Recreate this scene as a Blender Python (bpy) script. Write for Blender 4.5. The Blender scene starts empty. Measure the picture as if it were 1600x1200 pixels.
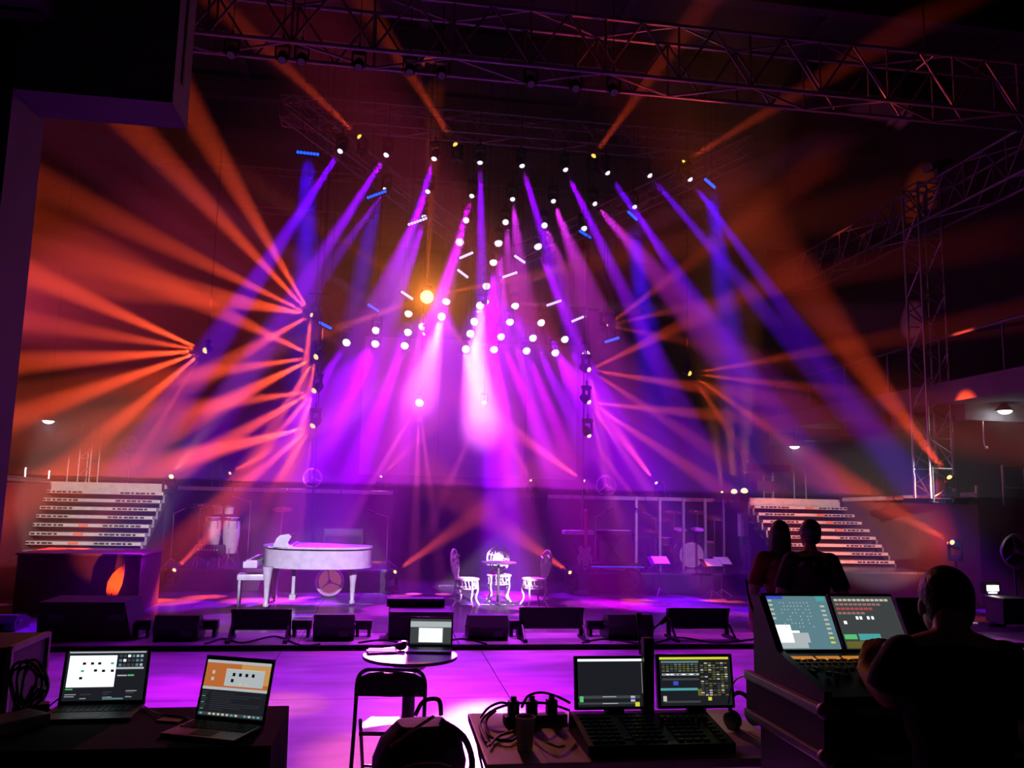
import bpy, bmesh, math, random
from mathutils import Vector, Matrix, Quaternion

random.seed(7)
sc = bpy.context.scene
COL = sc.collection
R = math.radians

# ------------------------------------------------------------------ camera
CAM = Vector((0, 0, 1.93))
FPX = 1300.0
cam = bpy.data.cameras.new('camera')
cam.sensor_width = 36.0
cam.lens = FPX / 1600 * 36.0
cam.clip_end = 200
cam_o = bpy.data.objects.new('camera', cam)
COL.objects.link(cam_o)
CM = (Matrix.Rotation(R(-8.4), 3, 'Z') @ Matrix.Rotation(R(97.7), 3, 'X') @ Matrix.Rotation(R(1.3), 3, 'Z'))
cam_o.matrix_world = Matrix.Translation(CAM) @ CM.to_4x4()
sc.camera = cam_o

# ------------------------------------------------------------------ world, exposure, haze density
w = bpy.data.worlds.new('hall_ambient')
w.use_nodes = True
w.node_tree.nodes['Background'].inputs['Color'].default_value = (0.55, 0.35, 0.6, 1)
w.node_tree.nodes['Background'].inputs['Strength'].default_value = 0.004
sc.world = w
sc.view_settings.view_transform = 'Standard'
sc.view_settings.look = 'None'
sc.view_settings.gamma = 1
sc.view_settings.use_curve_mapping = False
sc.view_settings.exposure = 0.0
HAZE = 0.055
HAZE_G = 0.25
BEAM = 1.5           # overall power of the show lamps
sc.cycles.volume_bounces = 0
sc.cycles.max_bounces = 3
sc.cycles.diffuse_bounces = 1
sc.cycles.glossy_bounces = 2
sc.cycles.transmission_bounces = 3
sc.cycles.transparent_max_bounces = 64
sc.cycles.adaptive_threshold = 0.02
sc.cycles.caustics_reflective = False
sc.cycles.caustics_refractive = False
sc.cycles.sample_clamp_indirect = 1.5


def ray(px, py):
    return CM @ Vector(((px - 800) / FPX, (600 - py) / FPX, -1.0))


def P(px, py, Y):
    d = ray(px, py)
    return CAM + d * (Y / d.y)


def PZ(px, py, Z):
    d = ray(px, py)
    return CAM + d * ((Z - CAM.z) / d.z)


def PX(px, py, X):
    d = ray(px, py)
    return CAM + d * (X / d.x)


def D(px, py, depth):
    return CAM + ray(px, py) * depth


# ------------------------------------------------------------------ materials
MATS = {}


def mat(name, col, rough=0.6, metal=0.0, var=0.12, scale=8.0, bump=0.0, spec=0.4):
    if name in MATS:
        return MATS[name]
    m = bpy.data.materials.new(name)
    m.use_nodes = True
    nt = m.node_tree
    b = nt.nodes['Principled BSDF']
    b.inputs['Roughness'].default_value = rough
    b.inputs['Metallic'].default_value = metal
    b.inputs['Specular IOR Level'].default_value = spec
    tc = nt.nodes.new('ShaderNodeTexCoord')
    nz = nt.nodes.new('ShaderNodeTexNoise')
    nz.inputs['Scale'].default_value = scale
    nz.inputs['Detail'].default_value = 4
    nt.links.new(tc.outputs['Object'], nz.inputs['Vector'])
    rp = nt.nodes.new('ShaderNodeMapRange')
    rp.inputs['From Min'].default_value = 0.3
    rp.inputs['From Max'].default_value = 0.7
    rp.inputs['To Min'].default_value = 1 - var
    rp.inputs['To Max'].default_value = 1 + var
    nt.links.new(nz.outputs['Fac'], rp.inputs['Value'])
    mx = nt.nodes.new('ShaderNodeVectorMath')
    mx.operation = 'SCALE'
    mx.inputs[0].default_value = col
    nt.links.new(rp.outputs['Result'], mx.inputs['Scale'])
    nt.links.new(mx.outputs['Vector'], b.inputs['Base Color'])
    if bump:
        bp = nt.nodes.new('ShaderNodeBump')
        bp.inputs['Strength'].default_value = bump
        bp.inputs['Distance'].default_value = 0.02
        nt.links.new(nz.outputs['Fac'], bp.inputs['Height'])
        nt.links.new(bp.outputs['Normal'], b.inputs['Normal'])
    MATS[name] = m
    return m


def emit(name, col, strength, sample=False):
    if name in MATS:
        return MATS[name]
    m = bpy.data.materials.new(name)
    m.use_nodes = True
    nt = m.node_tree
    nt.nodes.clear()
    o = nt.nodes.new('ShaderNodeOutputMaterial')
    e = nt.nodes.new('ShaderNodeEmission')
    e.inputs['Color'].default_value = (*col, 1)
    e.inputs['Strength'].default_value = strength
    nt.links.new(e.outputs[0], o.inputs['Surface'])
    m.cycles.emission_sampling = 'AUTO' if sample else 'NONE'
    MATS[name] = m
    return m


BLACK = mat('black_plastic', (0.012, 0.012, 0.014), 0.45)
MATTE = mat('matte_black_cloth', (0.01, 0.009, 0.011), 0.9, spec=0.1)
GRILLE = mat('speaker_grille_black', (0.016, 0.015, 0.018), 0.6, scale=300, bump=0.3)
ALU = mat('bare_aluminium', (0.62, 0.6, 0.6), 0.35, 0.9)
ALUDIM = mat('weathered_aluminium', (0.30, 0.29, 0.30), 0.5, 0.6)
STEEL = mat('dull_steel', (0.30, 0.30, 0.32), 0.4, 0.8)
WHITE = mat('white_lacquer', (0.80, 0.79, 0.80), 0.25)
CREAM = mat('cream_metal', (0.75, 0.72, 0.68), 0.45)
CHROME = mat('chrome', (0.75, 0.75, 0.78), 0.15, 1.0)
CABLE = mat('black_cable_rubber', (0.012, 0.011, 0.012), 0.55)
GREY = mat('grey_plastic', (0.20, 0.20, 0.21), 0.5)
DKGREY = mat('dark_grey_plastic', (0.05, 0.05, 0.055), 0.5)
SILVER = mat('silver_laptop_shell', (0.35, 0.35, 0.37), 0.4, 0.7)
TABLETOP = mat('pale_laminate', (0.55, 0.50, 0.46), 0.5)
PAPER = mat('white_paper', (0.8, 0.8, 0.8), 0.8)
PLY = mat('dark_laminated_plywood', (0.05, 0.04, 0.04), 0.5)
WALLM = mat('dim_plaster', (0.20, 0.18, 0.19), 0.9, scale=1.5)
CONC = mat('bare_concrete', (0.30, 0.27, 0.27), 0.9, scale=2.0)
SKIN = mat('skin', (0.45, 0.26, 0.18), 0.5)
HAIRM = mat('dark_hair', (0.012, 0.009, 0.008), 0.5, scale=60, bump=0.4)
SHIRT = mat('black_cotton', (0.012, 0.012, 0.013), 0.9, scale=40, bump=0.2)
DENIM = mat('dark_trousers', (0.015, 0.015, 0.022), 0.85, scale=60)


# ------------------------------------------------------------------ mesh helpers
JOINED = {'keyboard', 'key_block', 'fader_caps', 'channel_buttons', 'button_lamps', 'slot_row', 'led_row', 'pale_marks', 'black_keys'}   # too small to pick apart


class MB:
    """collects shapes, builds ONE mesh object"""

    def __init__(self, origin=None):
        self.v = []
        self.f = []
        self.m = []
        self.o = Vector(origin) if origin is not None else Vector((0, 0, 0))
        self.mi = 0

    def add(self, vs, fs):
        n = len(self.v)
        self.v += [Vector(q) - self.o for q in vs]
        for f in fs:
            self.f.append([i + n for i in f])
            self.m.append(self.mi)
        return self

    def box(self, c, s, M=None, bev=0.0):
        c = Vector(c)
        if bev:
            bm = bmesh.new()
            bmesh.ops.create_cube(bm, size=1)
            for q in bm.verts:
                q.co = Vector((q.co.x * s[0], q.co.y * s[1], q.co.z * s[2]))
            bmesh.ops.bevel(bm, geom=bm.edges[:], offset=bev, segments=2, affect='EDGES', profile=0.7)
            bm.verts.index_update()
            vs = [q.co.copy() for q in bm.verts]
            fs = [[q.index for q in f.verts] for f in bm.faces]
            bm.free()
        else:
            vs = [Vector((x * s[0] / 2, y * s[1] / 2, z * s[2] / 2)) for x in (-1, 1) for y in (-1, 1) for z in (-1, 1)]
            fs = [[0, 1, 3, 2], [4, 6, 7, 5], [0, 4, 5, 1], [2, 3, 7, 6], [0, 2, 6, 4], [1, 5, 7, 3]]
        if M is not None:
            vs = [M @ q for q in vs]
        return self.add([q + c for q in vs], fs)

    def cyl(self, a, b, r0, r1=None, n=10, cap=True):
        a, b = Vector(a), Vector(b)
        r1 = r0 if r1 is None else r1
        q = (b - a).to_track_quat('Z', 'Y')
        vs, fs = [], []
        for k in range(n):
            t = 2 * math.pi * k / n
            u = q @ Vector((math.cos(t), math.sin(t), 0))
            vs += [a + u * r0, b + u * r1]
        for k in range(n):
            j = (k + 1) % n
            fs.append([2 * k, 2 * j, 2 * j + 1, 2 * k + 1])
        if cap:
            fs.append([2 * k for k in range(n)][::-1])
            fs.append([2 * k + 1 for k in range(n)])
        return self.add(vs, fs)

    def lathe(self, prof, n=16, M=None, c=(0, 0, 0)):
        vs, fs = [], []
        L = len(prof)
        for k in range(n):
            t = 2 * math.pi * k / n
            for r, z in prof:
                p = Vector((r * math.cos(t), r * math.sin(t), z))
                vs.append((M @ p if M is not None else p) + Vector(c))
        for k in range(n):
            j = (k + 1) % n
            for i in range(L - 1):
                fs.append([k * L + i, j * L + i, j * L + i + 1, k * L + i + 1])
        fs.append([k * L for k in range(n)][::-1])
        fs.append([k * L + L - 1 for k in range(n)])
        return self.add(vs, fs)

    def ball(self, c, r, n=12, m=8, M=None):
        if not hasattr(r, '__len__'):
            r = (r, r, r)
        prof = [(math.sin(math.pi * i / m) * 1.0, -math.cos(math.pi * i / m)) for i in range(m + 1)]
        prof[0] = (0.02, -1)
        prof[-1] = (0.02, 1)
        S = Matrix.Diagonal(Vector(r))
        if M is not None:
            S = M @ S
        return self.lathe(prof, n, S, c)

    def prism(self, pts, axis, h0, h1, c=(0, 0, 0), M=None):
        """closed 2D outline extruded along an axis ('x','y','z')"""
        def mk(p, h):
            q = {'x': (h, p[0], p[1]), 'y': (p[0], h, p[1]), 'z': (p[0], p[1], h)}[axis]
            q = Vector(q)
            return (M @ q if M is not None else q) + Vector(c)
        n = len(pts)
        vs = [mk(p, h0) for p in pts] + [mk(p, h1) for p in pts]
        fs = [list(range(n))[::-1], [n + i for i in range(n)]]
        for i in range(n):
            j = (i + 1) % n
            fs.append([i, j, n + j, n + i])
        return self.add(vs, fs)

    def path(self, pts, r, n=6, closed=False):
        pts = [Vector(q) for q in pts]
        L = len(pts)
        vs, fs = [], []
        up = Vector((0, 0, 1))
        prev = None
        for i, p in enumerate(pts):
            if closed:
                t = pts[(i + 1) % L] - pts[i - 1]
            else:
                t = pts[min(i + 1, L - 1)] - pts[max(i - 1, 0)]
            t.normalize()
            if prev is None:
                a = t.cross(up)
                if a.length < 1e-3:
                    a = t.cross(Vector((1, 0, 0)))
            else:
                a = prev - t * prev.dot(t)
                if a.length < 1e-4:
                    a = t.cross(up)
            a.normalize()
            prev = a
            b = t.cross(a)
            rr = r[i] if hasattr(r, '__len__') else r
            for k in range(n):
                th = 2 * math.pi * k / n
                vs.append(p + (a * math.cos(th) + b * math.sin(th)) * rr)
        for i in range(L if closed else L - 1):
            j = (i + 1) % L
            for k in range(n):
                l = (k + 1) % n
                fs.append([i * n + k, i * n + l, j * n + l, j * n + k])
        if not closed:
            fs.append([k for k in range(n)][::-1])
            fs.append([(L - 1) * n + k for k in range(n)])
        return self.add(vs, fs)

    def quad(self, a, b, c, d):
        return self.add([a, b, c, d], [[0, 1, 2, 3]])

    def mesh(self, name, mats, smooth=False):
        me = bpy.data.meshes.new(name)
        me.from_pydata([tuple(q) for q in self.v], [], self.f)
        if not isinstance(mats, (list, tuple)):
            mats = [mats]
        for m in mats:
            me.materials.append(m)
        me.polygons.foreach_set('material_index', self.m)
        if smooth:
            me.polygons.foreach_set('use_smooth', [True] * len(self.f))
            me.update()
            try:
                me.set_sharp_from_angle(angle=R(40))
            except Exception:
                pass
        me.update()
        return me

    def build(self, name, mats, parent=None, smooth=False):
        o = bpy.data.objects.new(name, self.mesh(name, mats, smooth))
        COL.objects.link(o)
        if parent is not None:
            o.parent = parent
        else:
            o.location = self.o
        if name in JOINED:
            o['kind'] = 'stuff'
        return o


def catmull(pts, sub=6):
    pts = [Vector(p) for p in pts]
    out = []
    for i in range(len(pts) - 1):
        p0, p1, p2, p3 = pts[max(i - 1, 0)], pts[i], pts[i + 1], pts[min(i + 2, len(pts) - 1)]
        for k in range(sub):
            t = k / sub
            out.append(0.5 * ((2 * p1) + (p2 - p0) * t + (2 * p0 - 5 * p1 + 4 * p2 - p3) * t * t + (3 * p1 - p0 - 3 * p2 + p3) * t ** 3))
    out.append(pts[-1])
    return out


def thing(name, label, cat, loc=(0, 0, 0), rotz=0.0, group=None):
    o = bpy.data.objects.new(name, None)
    o.empty_display_size = 0.1
    COL.objects.link(o)
    o.location = loc
    o.rotation_euler = (0, 0, rotz)
    o['label'] = label
    o['category'] = cat
    if group:
        o['group'] = group
    return o


def tag(o, label, cat, group=None):
    o['label'] = label
    o['category'] = cat
    if group:
        o['group'] = group
    return o


def struct(o):
    o['kind'] = 'structure'
    return o


UNIT = {}


def bar(name, a, b, r, m, parent, n=6):
    """a straight round bar between two points of the parent's space; all bars share one mesh per material"""
    key = (m.name, n)
    if key not in UNIT:
        UNIT[key] = MB().cyl((0, 0, 0), (0, 0, 1), 1, 1, n).mesh('round_bar', m)
    o = bpy.data.objects.new(name, UNIT[key])
    COL.objects.link(o)
    a, b = Vector(a), Vector(b)
    d = b - a
    o.parent = parent
    o.rotation_mode = 'QUATERNION'
    o.rotation_quaternion = d.to_track_quat('Z', 'Y')
    o.location = a
    o.scale = (r, r, d.length)
    return o


def inst(name, me, parent, loc=(0, 0, 0), quat=None, scale=None):
    o = bpy.data.objects.new(name, me)
    COL.objects.link(o)
    o.parent = parent
    o.location = loc
    if quat is not None:
        o.rotation_mode = 'QUATERNION'
        o.rotation_quaternion = quat
    if scale is not None:
        o.scale = scale
    return o


ORD = ['first', 'second', 'third', 'fourth', 'fifth', 'sixth', 'seventh', 'eighth', 'ninth', 'tenth', 'eleventh', 'twelfth']

# ================================================================== SETTING
ST_Y = 10.85          # front edge of the low stage
DECK = 0.06
PLAT = 2.0            # top of the raised walkway behind the band
PLAT_Y = 19.0

# hall floor in front of the stage: pale vinyl sheets
floor_m = bpy.data.materials.new('scuffed_grey_floor')
floor_m.use_nodes = True
nt = floor_m.node_tree
b = nt.nodes['Principled BSDF']
tc = nt.nodes.new('ShaderNodeTexCoord')
geo = nt.nodes.new('ShaderNodeNewGeometry')
n1 = nt.nodes.new('ShaderNodeTexNoise'); n1.inputs['Scale'].default_value = 1.3; n1.inputs['Detail'].default_value = 6
n2 = nt.nodes.new('ShaderNodeTexNoise'); n2.inputs['Scale'].default_value = 40; n2.inputs['Detail'].default_value = 3
mp = nt.nodes.new('ShaderNodeMapping'); mp.inputs['Scale'].default_value = (1, 2.6, 1)
nt.links.new(geo.outputs['Position'], mp.inputs['Vector'])
nt.links.new(mp.outputs[0], n1.inputs['Vector'])
nt.links.new(geo.outputs['Position'], n2.inputs['Vector'])
cr = nt.nodes.new('ShaderNodeValToRGB')
cr.color_ramp.elements[0].position = 0.3; cr.color_ramp.elements[0].color = (0.12, 0.115, 0.12, 1)
cr.color_ramp.elements[1].position = 0.7; cr.color_ramp.elements[1].color = (0.27, 0.25, 0.262, 1)
nt.links.new(n1.outputs['Fac'], cr.inputs[0])
nt.links.new(cr.outputs[0], b.inputs['Base Color'])
b.inputs['Roughness'].default_value = 0.5
bp = nt.nodes.new('ShaderNodeBump'); bp.inputs['Strength'].default_value = 0.15; bp.inputs['Distance'].default_value = 0.01
nt.links.new(n2.outputs['Fac'], bp.inputs['Height']); nt.links.new(bp.outputs[0], b.inputs['Normal'])

fl = struct(MB().box((2, 12, -0.12), (34, 34, 0.2)).build('floor', mat('subfloor', (0.05, 0.05, 0.05), 0.8)))
sheet = MB().box((0, 0, 0), (2.44, 2.44, 0.02), bev=0.004).mesh('floor_sheet', floor_m)
for i in range(-5, 8):
    for j in range(0, 4):
        inst('floor_sheet', sheet, fl, (0.05 + i * 2.448, 9.55 - j * 2.448, -0.01))

# low stage: black glossy sheets on a thin dark edge
stage_m = mat('glossy_black_stage_vinyl', (0.12, 0.11, 0.125), 0.24, var=0.35, scale=1.6, bump=0.12, spec=0.6)
stg = struct(MB().box((2, ST_Y + 7.6, DECK / 2 - 0.012), (30, 15.2, DECK - 0.004)).build('stage_deck', mat('stage_edge_black', (0.01, 0.01, 0.01), 0.7)))
ssheet = MB().box((0, 0, 0), (1.99, 1.49, 0.012), bev=0.003).mesh('stage_sheet', stage_m)
fsheet = MB().box((0, 0, 0), (1.99, 0.89, 0.012), bev=0.003).mesh('stage_front_sheet', floor_m)
for i in range(-7, 8):
    inst('stage_front_sheet', fsheet, stg, (2 + i * 2.0, ST_Y + 0.45, DECK - 0.006))
    for j in range(0, 9):
        inst('stage_sheet', ssheet, stg, (2 + i * 2.0, ST_Y + 0.9 + 0.75 + j * 1.5, DECK - 0.006))

struct(MB().box((2, 27.2, 6), (34, 0.3, 12.4)).build('wall_back', WALLM))
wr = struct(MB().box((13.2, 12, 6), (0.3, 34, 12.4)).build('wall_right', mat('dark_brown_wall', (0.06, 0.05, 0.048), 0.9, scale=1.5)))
struct(MB().box((-11.5, 12, 6), (0.3, 34, 12.4)).build('wall_left', WALLM))
ce = struct(MB().box((2, 12, 12.3), (34, 34, 0.3)).build('ceiling', mat('dark_roof', (0.035, 0.028, 0.032), 0.9)))
for k in range(6):
    struct(MB((2, 8.2 + k * 3.0, 11.5)).box((2, 8.2 + k * 3.0, 11.75), (24, 0.25, 0.5)).build('roof_beam', mat('roof_steel', (0.06, 0.05, 0.055), 0.7)))
for k in range(6):
    struct(MB((-8 + k * 4.2, 16, 12.0)).box((-8 + k * 4.2, 16, 12.07), (0.18, 21, 0.14)).build('roof_purlin', mat('roof_steel', (0.06, 0.05, 0.055), 0.7)))

# balcony along the right wall
bal = struct(MB().box((12.1, 17.5, 4.22), (2.0, 17, 0.42)).build('balcony_right', CONC))
for k in range(7):
    MB().box((12.3, 11 + k * 2.2, 3.85), (1.5, 0.3, 0.35)).build('balcony_bracket', CONC, bal)
for k in range(9):
    bar('balcony_post', (11.15, 10 + k * 1.8, 4.4), (11.15, 10 + k * 1.8, 5.35), 0.025, ALUDIM, bal)
bar('balcony_rail', (11.15, 9.5, 5.35), (11.15, 25, 5.35), 0.035, ALUDIM, bal)

# concrete gallery corner above left of the camera, with its pillar
gm = mat('painted_gallery_concrete', (0.10, 0.085, 0.12), 0.9, scale=2)
cA = P(292, 202, 7.2)
gal = struct(MB().box((cA.x - 3.0, 7.2 - 0.25, cA.z + 2.5), (6.0, 0.5, 5.0)).build('gallery_beam', gm))
MB().box((cA.x - 3.95, 4.6, cA.z + 0.62 + 2.0), (6.0, 4.3, 4.0)).build('gallery_slab', gm, gal)
MB().box((cA.x - 0.07, 6.93, cA.z + 2.62), (0.16, 0.05, 4.7)).build('gallery_shade_strip', mat('gallery_black_strip', (0.006, 0.006, 0.006), 0.9), gal)  # black strip put where the beam's return face is in shade
MB().box((cA.x - 2.0, 6.945, cA.z + 0.34), (3.8, 0.02, 0.02)).build('gallery_seam', mat('gallery_black_strip', (0.006, 0.006, 0.006), 0.9), gal)
pc = P(38, 240, 7.0)
pil = struct(MB().box((pc.x - 1.0, 7.0, 3.0), (2.0, 0.6, 6.5)).build('pillar_left', gm))
MB().box((pc.x - 0.93, 6.95, 5.75), (2.2, 0.75, 0.3)).build('pillar_cap', gm, pil)

# raised walkway behind the band: two blocks with a gap in the middle
def walkway(x0, x1, rail0, rail1, nm):
    xc = (x0 + x1) / 2
    o = struct(MB().box((xc, PLAT_Y + 1.9, PLAT / 2 - 0.03), (x1 - x0, 3.8, PLAT - 0.1)).build(nm, mat('walkway_black_skirt', (0.035, 0.028, 0.035), 0.85, scale=3)))
    n = max(2, round((x1 - x0) / 1.22))
    pm = mat('walkway_ply_top', (0.10, 0.08, 0.08), 0.7)
    for k in range(n):
        wdt = (x1 - x0) / n
        MB().box((x0 + (k + 0.5) * wdt, PLAT_Y + 1.9, PLAT - 0.04), (wdt - 0.008, 3.8, 0.08)).build('deck_panel', pm, o)
        MB().box((x0 + (k + 0.5) * wdt, PLAT_Y - 0.02, PLAT - 0.05), (wdt - 0.02, 0.05, 0.085), bev=0.008).build('edge_rail', mat('pale_painted_rail', (0.72, 0.70, 0.72), 0.4), o)
    return o


walkway(-4.45, 0.18, 0, 0, 'walkway_left')
walkway(3.68, 8.35, 0, 0, 'walkway_right')
struct(MB().box((-9.3, PLAT_Y + 1.2, PLAT / 2), (4.2, 2.0, PLAT)).build('walkway_far_left', mat('walkway_black_skirt', (0.035, 0.028, 0.035), 0.85)))

for (x0, x1, nm) in ((-7.15, -4.47, 'walkway_behind_left_stairs'), (8.37, 11.1, 'walkway_behind_right_stairs')):
    o = struct(MB().box(((x0 + x1) / 2, PLAT_Y + 1.95, PLAT / 2), (x1 - x0, 3.7, PLAT)).build(nm, mat('walkway_black_skirt', (0.035, 0.028, 0.035), 0.85)))

# right wing: angled face with a lit edge rail
a0, a1 = P(1318, 781, 18.6), P(1527, 773, 15.0)
a2 = P(1640, 780, 13.4)
wg = struct(MB().prism([(a0.x, a0.y), (a1.x, a1.y), (13.0, a1.y), (13.0, 21.5), (a0.x, 21.5)], 'z', 0.0, a0.z - 0.05).build('walkway_wing_right', mat('wing_brown_drape', (0.16, 0.10, 0.09), 0.9, scale=2)))
MB().cyl(a0, a0.lerp(a1, 0.42), 0.05, n=8).build('edge_rail', mat('pale_painted_rail', (0.72, 0.70, 0.72), 0.4), wg)
MB().cyl(a0.lerp(a1, 0.44), a1, 0.05, n=8).build('edge_rail', mat('pale_painted_rail', (0.72, 0.70, 0.72), 0.4), wg)
MB().box(a1 + Vector((0, 0, 0.06)), (0.06, 0.06, 0.24)).build('rail_stub', ALU, wg)
b0, b1 = P(0, 746, 15.0), P(76, 752, 18.6)
wg2 = struct(MB().prism([(b0.x, b0.y), (b1.x, b1.y), (b1.x, 21.5), (-11.3, 21.5), (-11.3, b0.y)], 'z', 0.0, b1.z - 0.05).build('walkway_wing_left', mat('wing_brown_drape', (0.16, 0.10, 0.09), 0.9)))
MB().cyl(b0, b1, 0.05, n=8).build('edge_rail', ALUDIM, wg2)
for t in (0.45, 0.99):
    q = b0.lerp(b1, t)
    MB().cyl(q, q + Vector((0, 0, 0.22)), 0.03, n=8).build('rail_stub', ALU, wg2)

# band risers
def riser(x0, x1, y0, y1, h, nm):
    o = struct(MB().box(((x0 + x1) / 2, (y0 + y1) / 2, DECK + h / 2 - 0.02), (x1 - x0, y1 - y0, h - 0.04)).build(nm, mat('riser_dark_skirt', (0.06, 0.05, 0.06), 0.7)))
    n = max(1, round((x1 - x0) / 2.0))
    for k in range(n):
        wd = (x1 - x0) / n
        MB().box((x0 + (k + 0.5) * wd, (y0 + y1) / 2, DECK + h - 0.02), (wd - 0.012, y1 - y0, 0.04), bev=0.006).build('riser_panel', stage_m, o)
    return o


RZ = 0.40
riser(-4.3, 0.1, 16.6, 18.9, RZ, 'riser_left')
riser(4.1, 8.3, 16.6, 18.9, RZ, 'riser_right')
riser(-9.2, -4.4, 15.2, 19.0, 0.55, 'riser_stair_left')
riser(8.4, 12.8, 15.6, 19.0, 0.55, 'riser_stair_right')

# hanging screen behind: tall panels
scr = mat('grey_projection_cloth', (0.40, 0.38, 0.42), 0.9, scale=2)
s0 = P(560, 741, 23.0)
s1 = P(900, 746, 23.0)
sx = [s0.x, P(640, 741, 23).x, P(683, 741, 23).x, P(732, 741, 23).x, P(820, 741, 23).x, s1.x]
sd = thing('backdrop_screen', 'tall grey cloth screen hanging in panels behind the stage centre', 'screen', ((s0.x + s1.x) / 2, 23.0, s0.z))
for k in range(5):
    off = (0.0, 0.0, -0.12, 0.15, 0.0)[k]
    MB(sd.location).box(((sx[k] + sx[k + 1]) / 2, 23.0 + off, s0.z + 1.9), (sx[k + 1] - sx[k] - 0.02, 0.05, 3.8)).build('screen_panel', scr, sd)
for x in (sx[0] + 0.3, sx[-1] - 0.3):
    bar('suspension_wire', (x - sd.location.x, 0, 3.8), (x - sd.location.x, 0, 12.14 - s0.z), 0.01, STEEL, sd)
struct(MB().box((2, 25.6, 4.8), (26, 0.1, 9.6)).build('wall_drape_back', mat('black_wool_drape', (0.03, 0.025, 0.03), 0.95, scale=3)))

# ================================================================== STAIRS
def stairs(x0, x1, label, group, tags):
    """aluminium show stairs: treads with dark anti-slip holes, side stringers; top white landing edge"""
    n = 9
    y_top, z_top = PLAT_Y - 0.15, PLAT - 0.02
    rise, run = 0.16, 0.225
    t = thing('stage_stairs', label, 'stairs', ((x0 + x1) / 2, y_top - n * run, 0.61), 0, group)
    o = t.location
    tread_m = mat('stair_tread_aluminium', (0.62, 0.60, 0.60), 0.45, 0.35)
    hole = mat('stair_hole_black', (0.01, 0.01, 0.01), 0.8)
    W = x1 - x0
    MB(o).box(((x0 + x1) / 2, y_top - 0.02, z_top - 0.05), (W, 0.12, 0.20), bev=0.012).build('landing_edge', tread_m, t)
    for k in range(1, n):
        y = y_top - k * run
        z = z_top - k * rise
        tr = MB(o).box(((x0 + x1) / 2, y, z), (W + 0.02, 0.26, 0.065), bev=0.006).build('tread', tread_m, t)
        mb = MB(o)
        for s in (-1, 1):
            for q in range(7):
                mb.box(((x0 + x1) / 2 + s * (0.22 * W + 0.042 * W * (q - 1.2)), y - 0.132, z), (0.055 + 0.02 * ((q * 7 + k) % 3), 0.006, 0.034))
        mb.build('slot_row', hole, tr)
        if k in tags:
            MB(o).box(((x0 + x1) / 2 + tags[k] * W, y - 0.133, z), (0.18, 0.006, 0.045)).build('tape_mark', mat('orange_tape', (0.9, 0.16, 0.05), 0.6), tr)
    for x in (x0 - 0.03, x1 + 0.03):
        pts = []
        for k in range(n):
            y, z = y_top - k * run, z_top - k * rise
            pts += [(y - 0.13, z - 0.03), (y - 0.13, z - 0.03 - rise)]
        low = [(y_top - n * run + 0.05, z_top - n * rise - 0.06), (y_top + 0.05, z_top - 0.22)]
        MB(o).prism(pts + low, 'x', x - 0.02, x + 0.02).build('stringer', ALUDIM, t)
    MB(o).prism([(y_top + 0.1, z_top - 0.5), (y_top - n * run + 0.35, z_top - n * rise), (y_top + 0.1, z_top - n * rise)], 'x', x0 + 0.05, x1 - 0.05).build('back_panel', mat('stair_dark_back', (0.04, 0.03, 0.035), 0.8), t)
    return t


stairs(-7.05, -4.62, 'aluminium show stairs on the left, above the dark brown block', 'show stairs', {5: 0.0, 6: 0.0, 7: 0.0})
stairs(8.5, 10.95, 'aluminium show stairs on the right, behind the standing couple', 'show stairs', {1: 0.05, 2: 0.12, 3: 0.16, 4: 0.2})

# ================================================================== TRUSSES
def truss(a, b, up, side, h, d, bays, label, name='box_truss', cat='truss', r=0.028, rb=0.014, m=None, horiz=True, faces=4):
    """four-chord box truss from a to b; h along up, d along side"""
    m = m or ALUDIM
    a, b = Vector(a), Vector(b)
    up, side = Vector(up).normalized(), Vector(side).normalized()
    t = thing(name, label, cat, a)
    A, B = Vector((0, 0, 0)), b - a
    offs = [Vector((0, 0, 0)), up * h, up * h + side * d, side * d]
    for o in offs:
        bar('chord', A + o, B + o, r, m, t, 8)
    for k in range(bays + 1):
        q = A.lerp(B, k / bays)
        for i in range(4):
            if k in (0, bays) or (horiz and i in (0, 2)):
                bar('rung', q + offs[i], q + offs[(i + 1) % 4], rb, m, t)
    if abs(B.z) < 3:
        for f_ in (0.15, 0.85):
            q = A.lerp(B, f_) + up * h + side * d / 2
            bar('suspension_wire', q, (q.x, q.y, 12.14 - a.z), 0.012, STEEL, t)
            bar('lifting_bar', q - side * d / 2, q + side * d / 2, 0.02, STEEL, t)
    for k in range(bays):
        p, q = A.lerp(B, k / bays), A.lerp(B, (k + 1) / bays)
        md = p.lerp(q, 0.5)
        for i in range(faces):
            o0, o1 = offs[i], offs[(i + 1) % 4]
            if i % 2 == 0:
                bar('brace', p + o0, md + o1, rb, m, t)
                bar('brace', md + o1, q + o0, rb, m, t)
            else:
                bar('brace', (p if k % 2 else q) + o0, (q if k % 2 else p) + o1, rb, m, t)
    return t


UP, YY, XX = (0, 0, 1), (0, 1, 0), (1, 0, 0)
# big front truss across the top of the picture
truss((-6.5, 12.0, 8.58), (11.6, 12.0, 8.58), UP, YY, 0.92, 0.55, 15, 'large lattice box truss spanning the hall high above the stage front', r=0.035, rb=0.02)
# truss the first lamp row hangs from
truss((-2.6, 17.6, 9.95), (8.0, 17.6, 9.95), UP, YY, 0.5, 0.5, 12, 'box truss carrying the top row of nine violet lamps', r=0.025, rb=0.012)
# oblique trusses of the chevron rig
truss((-2.5, 17.3, 9.75), (2.2, 21.0, 7.9), UP, (0.6, -0.8, 0), 0.42, 0.42, 8, 'oblique box truss descending from upper left towards the rig centre', r=0.024, rb=0.012)
truss((8.1, 17.3, 9.75), (3.2, 21.0, 7.9), UP, (-0.6, -0.8, 0), 0.42, 0.42, 8, 'oblique box truss descending from upper right towards the rig centre', r=0.024, rb=0.012)
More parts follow.
